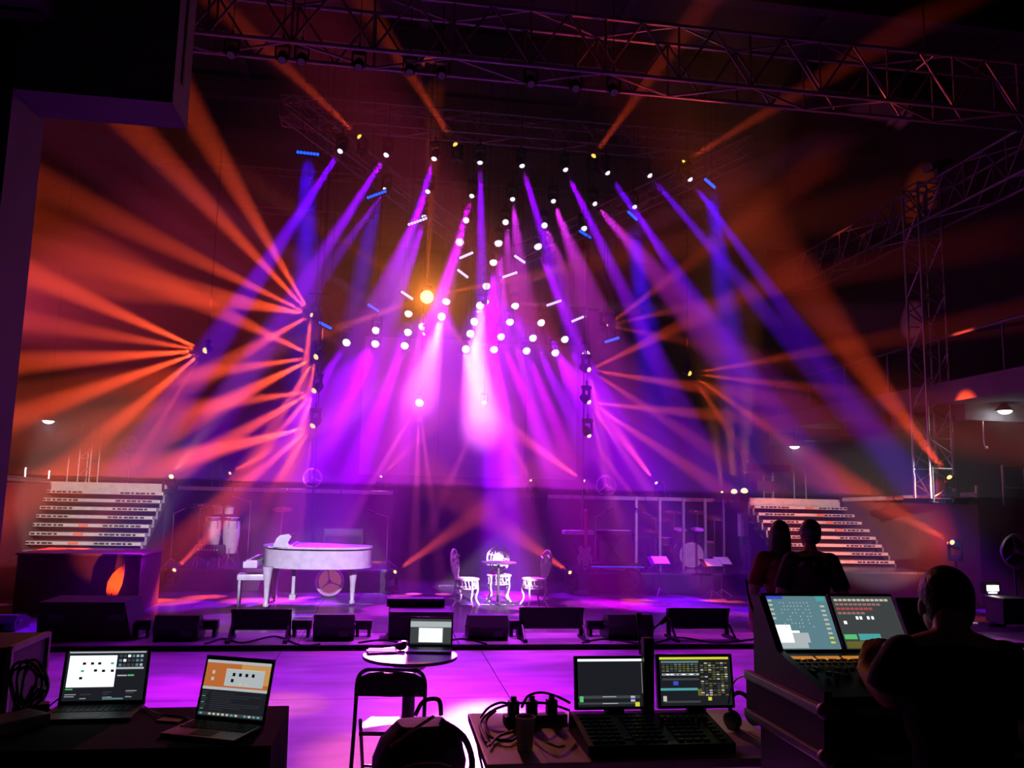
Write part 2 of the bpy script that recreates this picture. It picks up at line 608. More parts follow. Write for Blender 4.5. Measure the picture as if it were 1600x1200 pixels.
# rear truss behind everything
ra, rb_ = P(60, 300, 24.3), P(1300, 385, 24.3)
truss((-10.8, 24.3, (ra.z + rb_.z) / 2), (12.6, 24.3, (ra.z + rb_.z) / 2), UP, YY, 1.2, 0.6, 16, 'faint lattice truss running along the rear of the hall', r=0.03, rb=0.016)
# side truss at the right
truss((10.9, 10.7, 7.84), (10.9, 22.0, 7.84), UP, XX, 0.78, 0.65, 10, 'lattice side truss receding along the right of the hall', r=0.032, rb=0.018)
# right tower
tb = P(1473, 768, 15.5)
wz = a0.z - 0.05      # top of the right wing
truss((tb.x - 0.26, 15.5, wz + 0.1), (tb.x - 0.26, 15.5, 8.75), (1, 0, 0), YY, 0.52, 0.52, 11, 'upright lattice tower standing on the right wing', name='truss_tower', r=0.03, rb=0.015, m=ALU)
tag(MB((tb.x, 15.76, wz)).box((tb.x, 15.76, wz + 0.05), (0.85, 0.85, 0.1), bev=0.01).build('tower_base', BLACK), 'black square base under the right lattice tower', 'tower base')
# short beam on top of the tower
hb_ = P(1466, 258, 15.76)
tag(MB(hb_).box(hb_, (0.55, 0.3, 0.13), Matrix.Rotation(R(-20), 3, 'Y')).box(hb_ - Vector((0, 0, 0.12)), (0.12, 0.12, 0.2)).build('tower_head_beam', ALUDIM), 'short rust-lit beam on top of the right tower', 'beam')
# lamp masts at the sides of the stage centre
for (px, Yy, lb) in ((492, 18.2, 'slim dark lamp mast left of the screen carrying three amber lamps'), (917, 18.2, 'slim dark lamp mast right of the screen carrying three amber lamps')):
    q = P(px, 690, Yy)
    t = thing('lamp_mast', lb, 'mast', (q.x, Yy + 0.35, DECK))
    bar('pole', (0, 0, 0), (0, 0, 6.3), 0.02, BLACK, t, 8)
    bar('cross_arm', (-0.35, 0, 6.25), (0.35, 0, 6.25), 0.025, BLACK, t, 8)
    MB().box((0, 0, 0.02), (0.5, 0.5, 0.04)).build('foot_plate', BLACK, t)

# ================================================================== SHOW LAMPS
BLUE = (0.16, 0.0, 1.0)
VIO = (0.30, 0.0, 1.0)
PUR = (0.42, 0.0, 1.0)
MAG = (0.80, 0.0, 1.0)
PINK = (0.90, 0.03, 1.0)
HOT = (0.95, 0.15, 1.0)
ORA = (1.0, 0.075, 0.02)
AMB = (1.0, 0.25, 0.05)

head_me = MB().lathe([(0.05, -0.34), (0.11, -0.33), (0.14, -0.22), (0.14, -0.08), (0.105, -0.03), (0.105, 0.0), (0.085, 0.005)], 14).mesh('lamp_head', BLACK, True)
yoke_mb = MB()
yoke_mb.box((0.17, 0, 0.14), (0.035, 0.1, 0.36)).box((-0.17, 0, 0.14), (0.035, 0.1, 0.36)).box((0, 0, 0.33), (0.375, 0.1, 0.035))
yoke_me = yoke_mb.mesh('yoke', BLACK)
base_me = MB().box((0, 0, 0.40), (0.30, 0.24, 0.11), bev=0.02).cyl((0, 0, 0.45), (0, 0, 0.62), 0.03).mesh('lamp_base', BLACK)
dome_prof = [(1.0, 0.0), (0.96, 0.25), (0.8, 0.55), (0.5, 0.8), (0.02, 0.92)]
LENS = {}


def lens_me(col, st):
    k = (round(col[0], 2), round(col[1], 2), round(col[2], 2), st)
    if k not in LENS:
        LENS[k] = MB().lathe(dome_prof, 14).mesh('lens', emit('lens_glow_%d' % len(LENS), col, min(st, 1.8)), True)
    return LENS[k]


N_SPOT = [0]


def lamp(px, py, Y, label, group, beams, lr=0.07, lcol=(0.85, 0.75, 1.0), lst=6.0, hang=True, scale=0.68, name='moving_head_lamp', aim=None):
    """moving-head lamp whose lens sits at the given spot; beams: (tx, ty, tY, cone deg, watts, colour)"""
    p = P(px, py, Y)
    dirs = [(P(bm_[0], bm_[1], bm_[2]) - p).normalized() for bm_ in beams]
    if aim is not None:
        md = (P(*aim) - p).normalized()
    elif dirs:
        md = sum(dirs, Vector()).normalized()
    else:
        md = Vector((0, -0.6, -0.8))
    t = thing(name, label, 'stage lamp', p, 0, group)
    q = md.to_track_quat('Z', 'Y')
    inst('lamp_head', head_me, t, md * -0.02, q, (scale,) * 3)
    c = md * (-0.15 * scale)
    yaw = math.atan2(md.y, md.x) - math.pi / 2
    s = scale if hang else -scale
    yq = Quaternion((0, 0, 1), yaw)
    inst('yoke', yoke_me, t, c, yq, (scale, scale, s))
    inst('lamp_base', base_me, t, c, yq, (scale, scale, s))
    inst('lens', lens_me(lcol, lst), t, md * -0.03, q, (lr, lr, lr))
    if hang:
        bar('suspension_wire', c + Vector((0, 0, 0.6 * scale)), (c.x, c.y, 12.14 - p.z), 0.006, BLACK, t)
    for (bm_, d) in zip(beams, dirs):
        L = bpy.data.lights.new('beam_light', 'SPOT')
        L.energy = bm_[4] * BEAM
        L.color = bm_[5]
        L.spot_size = R(bm_[3])
        L.spot_blend = 0.9 if bm_[5][0] > 2 * bm_[5][2] else 0.55
        L.shadow_soft_size = lr * 0.9 if len(beams) < 3 else 0.03
        lo = bpy.data.objects.new('beam_light', L)
        COL.objects.link(lo)
        lo.parent = t
        lo.location = d * (lr * 1.9 + 0.02)
        lo.rotation_mode = 'QUATERNION'
        lo.rotation_quaternion = d.to_track_quat('-Z', 'Y')
        N_SPOT[0] += 1
    return t


# --- top row: nine violet lamps
row1 = [(531, 237, 425, 400, BLUE), (603, 243, 470, 450, VIO), (678, 249, 598, 510, VIO), (750, 255, 757, 700, VIO), (816, 260, 915, 590, VIO),
        (884, 266, 1005, 520, VIO), (950, 271, 1180, 600, BLUE), (1016, 275, 1190, 480, BLUE), (1079, 281, 1290, 570, BLUE)]
for i, (x, y, tx, ty, c) in enumerate(row1):
    lamp(x, y, 17.0, '%s violet-beam lamp from the left in the top row of nine' % ORD[i], 'top row of nine lamps', [(tx, ty, 15.5, 5.6, 30000 if i < 7 else 20000, c)], 0.062)
# --- second row of seven
row2 = [(601, 297, 495, 440, VIO, 9, 16000), (668, 300, 600, 450, PUR, 9, 16000), (737, 307, 690, 460, MAG, 8, 13000), (801, 312, 815, 440, PINK, 12, 5000),
        (865, 315, 905, 420, PINK, 13, 5000), (930, 319, 1010, 410, PINK, 13, 4500), (992, 324, 1050, 430, VIO, 6, 7000)]
for i, (x, y, tx, ty, c, a, e) in enumerate(row2):
    lamp(x, y, 18.0, '%s lamp from the left in the second row of seven' % ORD[i], 'second row of seven lamps', [(tx, ty, 16.5, a * 0.8, e, c)], 0.06)
# --- third row of five
row3 = [(663, 341, 615, 490, PUR, 9, 22000), (728, 345, 705, 430, PINK, 9, 5000), (790, 348, 797, 430, PINK, 10, 3500), (851, 353, 878, 420, PINK, 10, 3500), (913, 358, 985, 510, VIO, 8, 15000)]
for i, (x, y, tx, ty, c, a, e) in enumerate(row3):
    lamp(x, y, 18.8, '%s lamp from the left in the third row of five' % ORD[i], 'third row of five lamps', [(tx, ty, 17.2, a * 0.8, e, c)], 0.075)
# --- row of three
row4 = [(718, 379, 683, 480, MAG, 8, 15000), (779, 381, 798, 620, PINK, 7, 20000), (841, 386, 935, 620, PUR, 8, 22000)]
for i, (x, y, tx, ty, c, a, e) in enumerate(row4):
    lamp(x, y, 19.4, '%s lamp in the row of three under the third row' % ('left', 'middle', 'right')[i], 'row of three lamps', [(tx, ty, 17.6, a * 0.8, e * 1.2, c)], 0.10)
# --- lower triangle of large wash lamps
low = [
    (771, 411, 786, 900, 16.5, VIO, 9, 60000, 'lone wash lamp just below the row of three'),
    (760, 448, 790, 900, 16.0, VIO, 10, 62000, 'wash lamp at the peak of the lower triangle'),
    (697, 472, 640, 700, 18.0, VIO, 8, 7000, 'wash lamp right of the glaring orange lamp'),
    (805, 479, 850, 700, 18.0, VIO, 9, 9000, 'wash lamp right of the triangle peak'),
    (638, 491, 570, 720, 18.0, VIO, 9, 9000, 'wash lamp left below the glaring orange lamp'),
    (690, 495, 652, 640, 12.5, HOT, 5.6, 50000, 'wash lamp at the top of the white-hot left beam'),
    (750, 478, 757, 690, 12.5, HOT, 5.8, 34000, 'top wash lamp of the white-hot middle column'),
    (741, 503, 757, 690, 12.5, HOT, 5.8, 34000, 'second wash lamp of the white-hot middle column'),
    (735, 522, 768, 690, 12.5, HOT, 5.8, 34000, 'third wash lamp of the white-hot middle column'),
    (728, 546, 752, 690, 12.5, HOT, 6.3, 34000, 'lowest wash lamp of the white-hot middle column'),
    (660, 511, 645, 640, 18.0, PINK, 8, 9000, 'wash lamp beside the small white starburst'),
    (797, 504, 850, 700, 17.5, PINK, 8, 9000, 'wash lamp at the head of the pink right beam'),
    (783, 527, 860, 720, 17.5, MAG, 9, 14000, 'wash lamp below the head of the pink right beam'),
    (772, 547, 800, 720, 17.0, PINK, 9, 14000, 'wash lamp at the right foot of the white column'),
    (846, 505, 950, 690, 17.5, VIO, 8, 16000, 'upper right wash lamp with a violet beam'),
    (833, 529, 915, 700, 17.5, PUR, 9, 14000, 'inner right wash lamp of the lower triangle'),
    (823, 549, 890, 720, 17.5, MAG, 9, 14000, 'lower inner right wash lamp of the triangle'),
    (868, 552, 950, 740, 17.5, PUR, 9, 12000, 'lower outer right wash lamp of the triangle'),
    (883, 531, 980, 700, 17.5, VIO, 8, 10000, 'second outermost right wash lamp of the triangle'),
    (916, 554, 990, 690, 17.5, VIO, 8, 8000, 'rightmost wash lamp of the lower triangle'),
    (541, 536, 440, 700, 17.5, VIO, 9, 14000, 'leftmost wash lamp of the lower triangle'),
    (587, 517, 500, 700, 17.5, VIO, 9, 14000, 'upper left wash lamp of the triangle with violet beam'),
    (586, 538, 490, 760, 17.0, PUR, 10, 16000, 'lower left wash lamp of the triangle with violet beam'),
    (637, 520, 560, 730, 17.0, PUR, 9, 9000, 'upper of two wash lamps left of the starburst'),
    (632, 541, 545, 760, 17.0, PUR, 11, 16000, 'lower of two wash lamps left of the starburst'),
]
WIDE_FILL = {(760, 448): (800, 700, 17.0, 58, 1500, VIO), (586, 538): (470, 760, 17.5, 52, 1800, VIO), (868, 552): (1010, 760, 17.5, 50, 1500, PUR), (697, 472): (640, 640, 18.0, 60, 1800, PUR)}  # wide fill cones added to some triangle lamps to brighten the haze
for (x, y, tx, ty, tY, c, a, e, lb) in low:
    lamp(x, y, 20.5, lb, 'lower triangle of wash lamps', [(tx, ty, tY, a * 0.85, e * 1.15, c)] + ([WIDE_FILL[(x, y)]] if (x, y) in WIDE_FILL else []), 0.10, aim=(tx, ty, tY), lcol=(1.0, 0.9, 1.0), lst=8)


def fan(px, py, Y, targets, e, a, c, dY=0.0):
    return [(t[0], t[1], Y + (t[2] if len(t) > 2 else dY), a if len(t) < 5 else t[4], e * (t[3] if len(t) > 3 else 1), c) for t in targets]


AMBL = (1.0, 0.55, 0.12)
# --- amber multi-beam lamps
lamp(486, 492, 17.8, 'amber multi-beam lamp at the top of the left mast throwing beams up left', 'amber multi-beam lamps',
     fan(486, 492, 17.8, [(300, 175, -1.5, 1.0), (215, 205, -1.5, 1.1), (90, 300, -1.5, 0.9), (90, 400, -1.5, 0.8), (260, 460, -2, 0.6), (330, 580, -2, 0.5), (470, 640, -1, 0.5)], 20000, 9.5, ORA), 0.05, AMBL, 3)
lamp(493, 558, 17.6, 'upper of three amber lamps stacked on the left mast', 'amber multi-beam lamps',
     fan(493, 558, 17.6, [(330, 480, -1.5, 0.9), (200, 600, -1.5, 1.0), (330, 640, -1.5, 1.4), (420, 680, -1, 0.7), (470, 690, -1, 0.5)], 13000, 11, ORA), 0.065, AMBL, 7)
lamp(490, 611, 17.6, 'middle of three amber lamps stacked on the left mast', 'amber multi-beam lamps',
     fan(490, 611, 17.6, [(280, 640, -1.5, 0.8), (300, 720, -1.5, 1.2), (400, 720, -1, 0.7), (450, 730, -1, 0.5)], 13000, 11, ORA), 0.065, AMBL, 7)
lamp(488, 666, 17.6, 'lowest of three amber lamps stacked on the left mast', 'amber multi-beam lamps',
     fan(488, 666, 17.6, [(310, 710, -1.5, 1.6), (330, 800, -1.5, 0.9), (410, 790, -1, 0.5), (468, 840, -0.5, 0.9, 5)], 13000, 11, ORA), 0.065, AMBL, 7)
lamp(319, 548, 16.5, 'amber multi-beam lamp floating alone left of the left mast', 'amber multi-beam lamps',
     fan(319, 548, 16.5, [(120, 460, -1, 1.1), (30, 500, -1, 0.6), (60, 565, -1, 1.2), (60, 640, -1, 1.2), (150, 690, -1, 0.8), (225, 700, -1, 0.6, 4)], 17000, 11, ORA), 0.06, AMBL, 7, scale=0.42)
lamp(921, 578, 17.6, 'upper of three amber lamps stacked on the right mast', 'amber multi-beam lamps',
     fan(921, 578, 17.6, [(1010, 535, -1.5, 0.5), (1120, 610, -1.5, 0.9), (1030, 650, -1, 0.6), (945, 700, -1, 0.5)], 9000, 8, ORA), 0.06, (1, 0.6, 0.35), 6)
lamp(921, 629, 17.6, 'middle of three amber lamps stacked on the right mast', 'amber multi-beam lamps',
     fan(921, 629, 17.6, [(1130, 650, -1.5, 0.9), (1090, 740, -1.5, 1.0), (1010, 760, -1, 0.7), (950, 760, -1, 0.4)], 9000, 8, ORA), 0.06, (1, 0.6, 0.45), 6)
lamp(921, 682, 17.6, 'lowest of three amber lamps stacked on the right mast', 'amber multi-beam lamps',
     fan(921, 682, 17.6, [(1000, 790, -1.0, 0.8), (960, 790, -1, 0.3)], 11000, 5, (1, 0.07, 0.05)), 0.055, (1, 0.65, 0.6), 6)
lamp(1079, 584, 16.5, 'amber multi-beam lamp floating alone right of the right mast', 'amber multi-beam lamps',
     fan(1079, 584, 16.5, [(1300, 545, -1, 0.7), (1300, 610, -1, 0.8), (1230, 690, -1, 0.8), (1150, 690, -1, 0.4)], 7000, 8, ORA), 0.055, AMBL, 6, scale=0.42)
lamp(950, 508, 17.8, 'dim amber lamp at the top of the right mast', 'amber multi-beam lamps',
     fan(950, 508, 17.8, [(1040, 440, -1.5, 0.8), (1120, 470, -1.5, 0.7), (1100, 540, -1.5, 0.5)], 4000, 8, ORA), 0.03, AMBL, 2)
lamp(667, 464, 18.5, 'glaring orange starburst lamp in the middle of the rig', 'starburst lamps',
     fan(667, 464, 18.5, [(672, 330, 0, 0.8), (520, 515, 0, 0.8), (760, 445, 0, 0.8), (740, 560, 0, 0.6), (640, 600, 0, 0.6), (600, 420, 0, 0.3)], 11000, 8, (1, 0.12, 0.03)) + [(667, 480, 10.0, 60, 800, (1, 0.25, 0.03))], 0.15, (1.0, 0.88, 0.5), 9, aim=(667, 480, 10.0))
lamp(763, 472, 19.0, 'white starburst lamp right of the triangle peak', 'starburst lamps',
     fan(763, 472, 19.0, [(830, 440, 0, 0.8), (830, 475, 0, 0.8), (810, 510, 0, 0.5)], 5000, 6, (1, 0.15, 0.55)), 0.05, (1, 0.95, 1), 8, scale=0.42)
lamp(661, 522, 19.0, 'white starburst lamp below the glaring orange lamp', 'starburst lamps',
     fan(661, 522, 19.0, [(620, 570, 0, 0.8), (645, 580, 0, 0.8), (625, 500, 0, 0.5)], 5000, 6, (1, 0.15, 0.8)), 0.05, (1, 0.95, 1), 8, scale=0.42)
lamp(655, 630, 18.0, 'white-pink starburst lamp low on the left of the screen', 'starburst lamps',
     fan(655, 630, 18.0, [(590, 740, -1, 1), (650, 790, -1, 1.2), (675, 790, -1, 0.8), (600, 590, 0, .5)], 9000, 5, (1, 0.07, 0.5)) + [(655, 640, 10.0, 40, 500, (1, 0.10, 0.9))], 0.09, (1, 0.9, 1), 9, scale=0.42)
lamp(757, 630, 18.0, 'small pink lamp in the middle of the bright screen', 'starburst lamps',
     fan(757, 630, 18.0, [(830, 690, -1, 0.6), (700, 760, -1, 0.7)], 8000, 6, (1, 0.08, 0.4)), 0.05, (1, 0.8, 1), 7, scale=0.42)
# --- amber lamps on the truss throwing beams upward
for (x, y, tx, ty, e, lb) in ((561, 213, 430, 90, 9000, 'leftmost amber lamp on the top truss beaming upward'), (711, 225, 640, 115, 6000, 'second amber lamp on the top truss beaming upward'),
                              (928, 243, 985, 165, 4500, 'third amber lamp on the top truss beaming upward'), (1069, 253, 1190, 180, 6500, 'rightmost amber lamp on the top truss beaming upward')):
    lamp(x, y, 17.3, lb, 'amber lamps beaming upward', [(tx, ty, 16.0, 9, e * 0.55, ORA)], 0.06, (1, 0.62, 0.1), 4, hang=False)
# --- lamps standing on the walkway and risers
floorl = [
    (268, 744, 18.6, (300, 700), 900, (1, 0.3, 0.1), 0.055, 6, 'small warm lamp at the right top corner of the left stairs'),
    (360, 739, 19.2, (450, 690), 5000, ORA, 0.04, 5, 'small amber lamp on the left walkway near the stairs'),
    (596, 744, 19.2, (640, 700), 1500, ORA, 0.035, 5, 'small lamp at the inner end of the left walkway'),
    (829, 750, 19.2, (800, 700), 1500, ORA, 0.035, 4, 'small lamp left of the ring light on the right walkway'),
    (912, 751, 19.2, (780, 660), 8000, (1, 0.06, 0.15), 0.04, 5, 'small pink lamp close left of the white ring light'),
    (1025, 754, 19.2, (930, 630), 11000, (1, 0.05, 0.15), 0.045, 6, 'red-beam lamp right of the white ring light'),
    (1128, 768, 18.8, (1120, 700), 800, AMB, 0.035, 5, 'smallest of three warm blinders by the right stairs'),
    (1147, 767, 18.8, (1140, 680), 1500, AMB, 0.075, 8, 'middle of three warm blinders by the right stairs'),
    (1163, 766, 18.8, (1165, 680), 1500, AMB, 0.085, 8, 'largest of three warm blinders by the right stairs'),
    (273, 890, 16.4, (345, 820), 5000, ORA, 0.04, 5, 'amber floor lamp on the riser below the congas'),
    (618, 893, 16.4, (680, 850), 5000, ORA, 0.04, 5, 'amber floor lamp right of the piano'),
    (890, 894, 16.4, (840, 860), 5000, ORA, 0.04, 5, 'amber floor lamp right of the wicker chairs'),
    (1487, 847, 14.6, (1380, 790), 4000, ORA, 0.05, 4, 'amber lamp on the brown face below the right tower'),
    (1483, 745, 15.1, (1340, 560), 5500, ORA, 0.055, 6, 'amber lamp at the foot of the right tower'),
    (-25, 820, 13.0, (120, 760), 16000, (1, 0.12, 0.01), 0.06, 5, 'amber lamp just outside the left edge of view'),
]
for (x, y, Y, tg, e, c, lr, ls, lb) in floorl:
    wide = {(1487, 847): [(1420, 845, Y + 1.2, 110, 170, ORA)], (1483, 745): [(1440, 775, Y + 0.6, 90, 90, ORA)]}.get((x, y), [])
    lamp(x, y, Y, lb, 'small lamps on walkway and risers', [(tg[0], tg[1], Y - 0.8, 12, e, c)] + wide, lr, (1, 0.75, 0.4) if c != ORA else (1, 0.6, 0.2), ls, hang=False, scale=0.7, name='floor_lamp_head', aim=(tg[0], tg[1], Y - 0.8))

# added wash lamps under the big front truss, put there to brighten the floor
FRONT = [(360, PZ(150, 1080, 0), (0.45, 0.008, 1.0), 3000, 34, 'floor'), (560, PZ(560, 1100, 0), (0.42, 0.01, 1.0), 3600, 40, 'floor'), (690, PZ(760, 1100, 0), MAG, 4000, 20, 'floor'), (830, PZ(940, 1060, 0), (0.62, 0.012, 1.0), 3600, 30, 'floor'),
         (960, PZ(1250, 1060, 0), (0.4, 0.01, 1.0), 2000, 30, 'floor'), (900, PZ(700, 985, 0), (0.6, 0.06, 0.9), 3200, 44, 'floor'),
         (440, PZ(265, 1085, 0), MAG, 3600, 12, 'floor'), (640, PZ(610, 1180, 0), (1.0, 0.16, 0.1), 4500, 9, 'floor'), (470, PZ(430, 1100, 0), (1.0, 0.2, 0.06), 3500, 7, 'floor'),
         ]
FRONT.sort(key=lambda q_: q_[0])
for i, (x, q, c, e, a, what) in enumerate(FRONT):
    nth = (ORD + ['thirteenth', 'fourteenth', 'fifteenth', 'sixteenth'])[i]
    t = lamp(x, 130 + 0.097 * (x - 800), 12.3, '%s added wash lamp from the left under the front truss' % nth, 'added wash lamps under the front truss', [], 0.06, (0.3, 0.05, 0.4), 0.08, aim=None, scale=0.6)
    d = (q - t.location).normalized()
    L = bpy.data.lights.new('beam_light', 'SPOT')
    L.energy = e * BEAM; L.color = c; L.spot_size = R(a); L.spot_blend = 0.8; L.shadow_soft_size = 0.08
    lo = bpy.data.objects.new('beam_light', L); COL.objects.link(lo); lo.parent = t
    lo.location = d * 0.2
    lo.rotation_mode = 'QUATERNION'; lo.rotation_quaternion = d.to_track_quat('-Z', 'Y')

# unseen house spots added behind the camera to brighten stairs, piano, chairs and drums
hb = thing('added_light_bar', 'added lighting bar under the roof behind the camera', 'lighting bar', (2.0, -3.0, 6.0))
bar('tube', (-8, 0, 0), (8, 0, 0), 0.03, STEEL, hb, 8)
for x in (-7.5, 7.5):
    bar('suspension_wire', (x, 0, 0), (x, 0, 6.14), 0.01, STEEL, hb)
for (x, q, c, e, a, lb) in ((2.0, Vector((-5.85, 18.2, 1.45)), (1.0, 0.84, 0.78), 21000, 8.0, 'added house spot brightening the left stairs'), (8.0, Vector((10.0, 18.0, 1.3)), (1.0, 0.86, 0.88), 11000, 9.5, 'added house spot brightening the right stairs'),
                              (-1.5, Vector((-1.25, 14.55, 0.8)), (0.80, 0.66, 1.0), 13000, 8.5, 'added house spot brightening the piano'), (3.4, Vector((1.95, 14.8, 0.45)), (1.0, 0.65, 1.0), 70000, 4.2, 'added house spot brightening the ornate chairs'),
                              (-2.6, Vector((-2.75, 17.2, 1.15)), (0.95, 0.7, 1.0), 9000, 3.6, 'added house spot brightening the congas'),
                              (5.0, Vector((6.0, 17.3, 1.2)), (0.75, 0.3, 1.0), 6000, 8.0, 'added house spot brightening the drum riser')):
    t = thing('added_house_spot', lb, 'stage lamp', (x, -3.0, 5.55), 0, 'added house spots behind the camera')
    d = (q - t.location).normalized()
    dq = d.to_track_quat('Z', 'Y')
    inst('lamp_head', head_me, t, d * 0.1, dq)
    inst('yoke', yoke_me, t, (0, 0, 0), None)
    inst('lamp_base', base_me, t, (0, 0, 0), None, (0.6, 0.6, 0.7))
    inst('lens', lens_me((1.0, 0.9, 0.85), 6), t, d * 0.07, dq, (0.08,) * 3)
    L = bpy.data.lights.new('beam_light', 'SPOT')
    L.energy = e; L.color = c; L.spot_size = R(a); L.spot_blend = 0.3; L.shadow_soft_size = 0.05
    lo = bpy.data.objects.new('beam_light', L); COL.objects.link(lo); lo.parent = t
    lo.location = d * 0.3
    lo.rotation_mode = 'QUATERNION'; lo.rotation_quaternion = d.to_track_quat('-Z', 'Y')

# ------------------------------------------------------------------ LED battens
def batten(x0, y0, x1, y1, Y, label, col=(0.1, 0.25, 1.0), st=6, light=None):
    a, b = P(x0, y0, Y), P(x1, y1, Y)
    t = thing('led_batten', label, 'led bar', a.lerp(b, 0.5), 0, 'led battens in the rig')
    o = t.location
    d = (b - a)
    q = d.to_track_quat('X', 'Z').to_matrix()
    MB(o).box(o + Vector((0, 0.05, 0)), (d.length + 0.06, 0.09, 0.10), q, bev=0.01).build('housing', BLACK, t)
    mb = MB(o)
    n = 7
    for k in range(n):
        c = a.lerp(b, (k + 0.5) / n)
        mb.ball(c + Vector((0, -0.01, -0.01)), 0.034, 8, 5)
    mb.build('led_row', emit('led_%s_%d' % (label[:6], int(x0)), col, st), t)
    for s in (-0.3, 0.3):
        c = o + d * s
        bar('bracket', c - o + Vector((0, 0.06, 0.03)), (c.x - o.x, c.y - o.y + 0.06, 12.14 - o.z), 0.006, BLACK, t)
    if light:
        L = bpy.data.lights.new('beam_light', 'SPOT')
        L.energy = light[3] * BEAM; L.color = (0.05, 0.0, 1.0); L.spot_size = R(light[4]); L.spot_blend = 0.6; L.shadow_soft_size = 0.15
        lo = bpy.data.objects.new('beam_light', L); COL.objects.link(lo); lo.parent = t
        dd = (P(*light[:3]) - o).normalized()
        lo.location = dd * 0.15
        lo.rotation_mode = 'QUATERNION'; lo.rotation_quaternion = dd.to_track_quat('-Z', 'Y')
    return t


LB = (0.01, 0.07, 1.0)
LW = (0.50, 0.42, 1.0)
for (x0, y0, x1, y1, Y, c, lb, lg) in (
    (463, 237, 499, 241, 16.8, LB, 'bright blue led bar at the upper left end of the rig', (478, 420, 16.0, 16000, 9)),
    (573, 309, 604, 298, 17.8, LB, 'blue led bar beside the leftmost lamp of the second row', (560, 460, 17.0, 9000, 8)),
    (637, 351, 668, 340, 18.6, LW, 'pale led bar beside the leftmost lamp of the third row', None),
    (718, 403, 739, 394, 19.2, LW, 'pale led bar below the left lamp of the row of three', None),
    (715, 421, 731, 433, 19.6, LW, 'short pale led bar slanting down left of the lone wash lamp', None),
    (804, 399, 820, 410, 19.4, LW, 'pale led bar slanting down left of the right lamp of three', None),
    (785, 433, 808, 425, 19.8, LW, 'pale led bar right of the lone wash lamp', None),
    (627, 455, 645, 467, 20.0, LW, 'pale led bar left of the glaring orange lamp', None),
    (575, 475, 592, 486, 20.0, LB, 'blue led bar over the upper left wash lamp', None),
    (499, 503, 518, 513, 18.2, LB, 'blue led bar beside the top of the left mast', None),
    (854, 477, 877, 469, 20.0, LW, 'faint led bar over the upper right wash lamp', None),
    (893, 502, 915, 493, 20.0, LW, 'led bar crossing the violet beam on the right', None),
    (945, 534, 967, 527, 18.2, LB, 'blue led bar beside the top of the right mast', None),
    (981, 330, 995, 343, 17.8, LB, 'blue led bar under the rightmost lamp of the second row', (1010, 520, 17.0, 16000, 10)),
    (905, 360, 923, 371, 18.6, LB, 'blue led bar under the rightmost lamp of the third row', None),
    (1101, 279, 1117, 293, 16.8, LB, 'bright blue led bar at the upper right end of the rig', (1145, 560, 15.5, 16000, 8)),
):
    batten(x0, y0, x1, y1, Y, lb, c, 2.6, lg)
# unseen wide floods added at the hall sides to tint the flank haze
for (x, y, Y, tx, ty, tY, e, c, a, lb) in ((-140, 480, 15.5, 250, 470, 18.0, 1700, (1, 0.05, 0.14), 75, 'added wide amber flood lamp beyond the left edge of view'),
                                        (1700, 480, 14.5, 1300, 500, 19.0, 1700, (1, 0.04, 0.22), 75, 'added wide amber flood lamp beyond the right edge of view')):
    lamp(x, y, Y, lb, 'added wide amber flood lamps', [(tx, ty, tY, a, e, c)], 0.08, AMBL, 4)

# ================================================================== STAGE OBJECTS
TZ = DECK + RZ        # top of the band risers


def base_at(px, py, Z):
    return PZ(px, py, Z)


# ---- white grand piano, keyboard end to the left
pp = Vector((-1.1, 14.55, DECK))
t = thing('grand_piano', 'white grand piano with raised music desk, keyboard end to the left', 'piano', pp)
outl = [(-0.93, -0.62), (0.1, -0.66), (0.55, -0.60), (0.82, -0.40), (0.93, -0.10), (0.90, 0.18), (0.74, 0.36), (0.45, 0.44), (0.2, 0.58), (-0.1, 0.76), (-0.93, 0.78)]
o2 = []
for i in range(len(outl)):
    p0, p1 = Vector(outl[i]), Vector(outl[(i + 1) % len(outl)])
    o2 += [p0, p0.lerp(p1, 0.5)]
for _ in range(2):
    o2 = [(o2[i - 1] + o2[i] * 2 + o2[(i + 1) % len(o2)]) / 4 for i in range(len(o2))]
MB().prism([(q.x, q.y) for q in o2], 'z', 0.66, 0.93).build('case', WHITE, t, True)
MB().prism([(q.x * 1.015, q.y * 1.02) for q in o2], 'z', 0.955, 0.985).build('lid', WHITE, t)
MB().prism([(q.x * 1.01, q.y * 1.01) for q in o2], 'z', 0.64, 0.66).build('bottom_moulding', WHITE, t)
MB().box((-0.98, 0.08, 0.70), (0.22, 1.36, 0.10), bev=0.015).build('key_bed', WHITE, t)
kb = MB().box((-0.97, 0.08, 0.757), (0.17, 1.22, 0.02)).build('white_keys', PAPER, t)
bk = MB()
for k in range(36):
    if k % 7 not in (2, 6):
        bk.box((-0.94, -0.50 + k * 0.0335, 0.772), (0.10, 0.013, 0.014))
bk.build('black_keys', BLACK, t)
MB().prism([(-0.66, 0.98), (-0.60, 1.12), (-0.55, 1.17), (-0.42, 1.19), (-0.37, 1.15), (-0.42, 1.06), (-0.40, 1.0), (-0.30, 0.985)], 'y', -0.55, -0.50).build('music_desk_side', WHITE, t)
MB().quad((-0.68, -0.5, 0.985), (-0.68, 0.6, 0.985), (-0.40, 0.6, 1.18), (-0.40, -0.5, 1.18)).box((-0.5, 0.05, 1.0), (0.3, 1.1, 0.02)).build('music_desk', WHITE, t)
leg_prof = [(0.045, 0.0), (0.05, 0.03), (0.035, 0.06), (0.045, 0.30), (0.075, 0.56), (0.085, 0.60), (0.085, 0.65)]
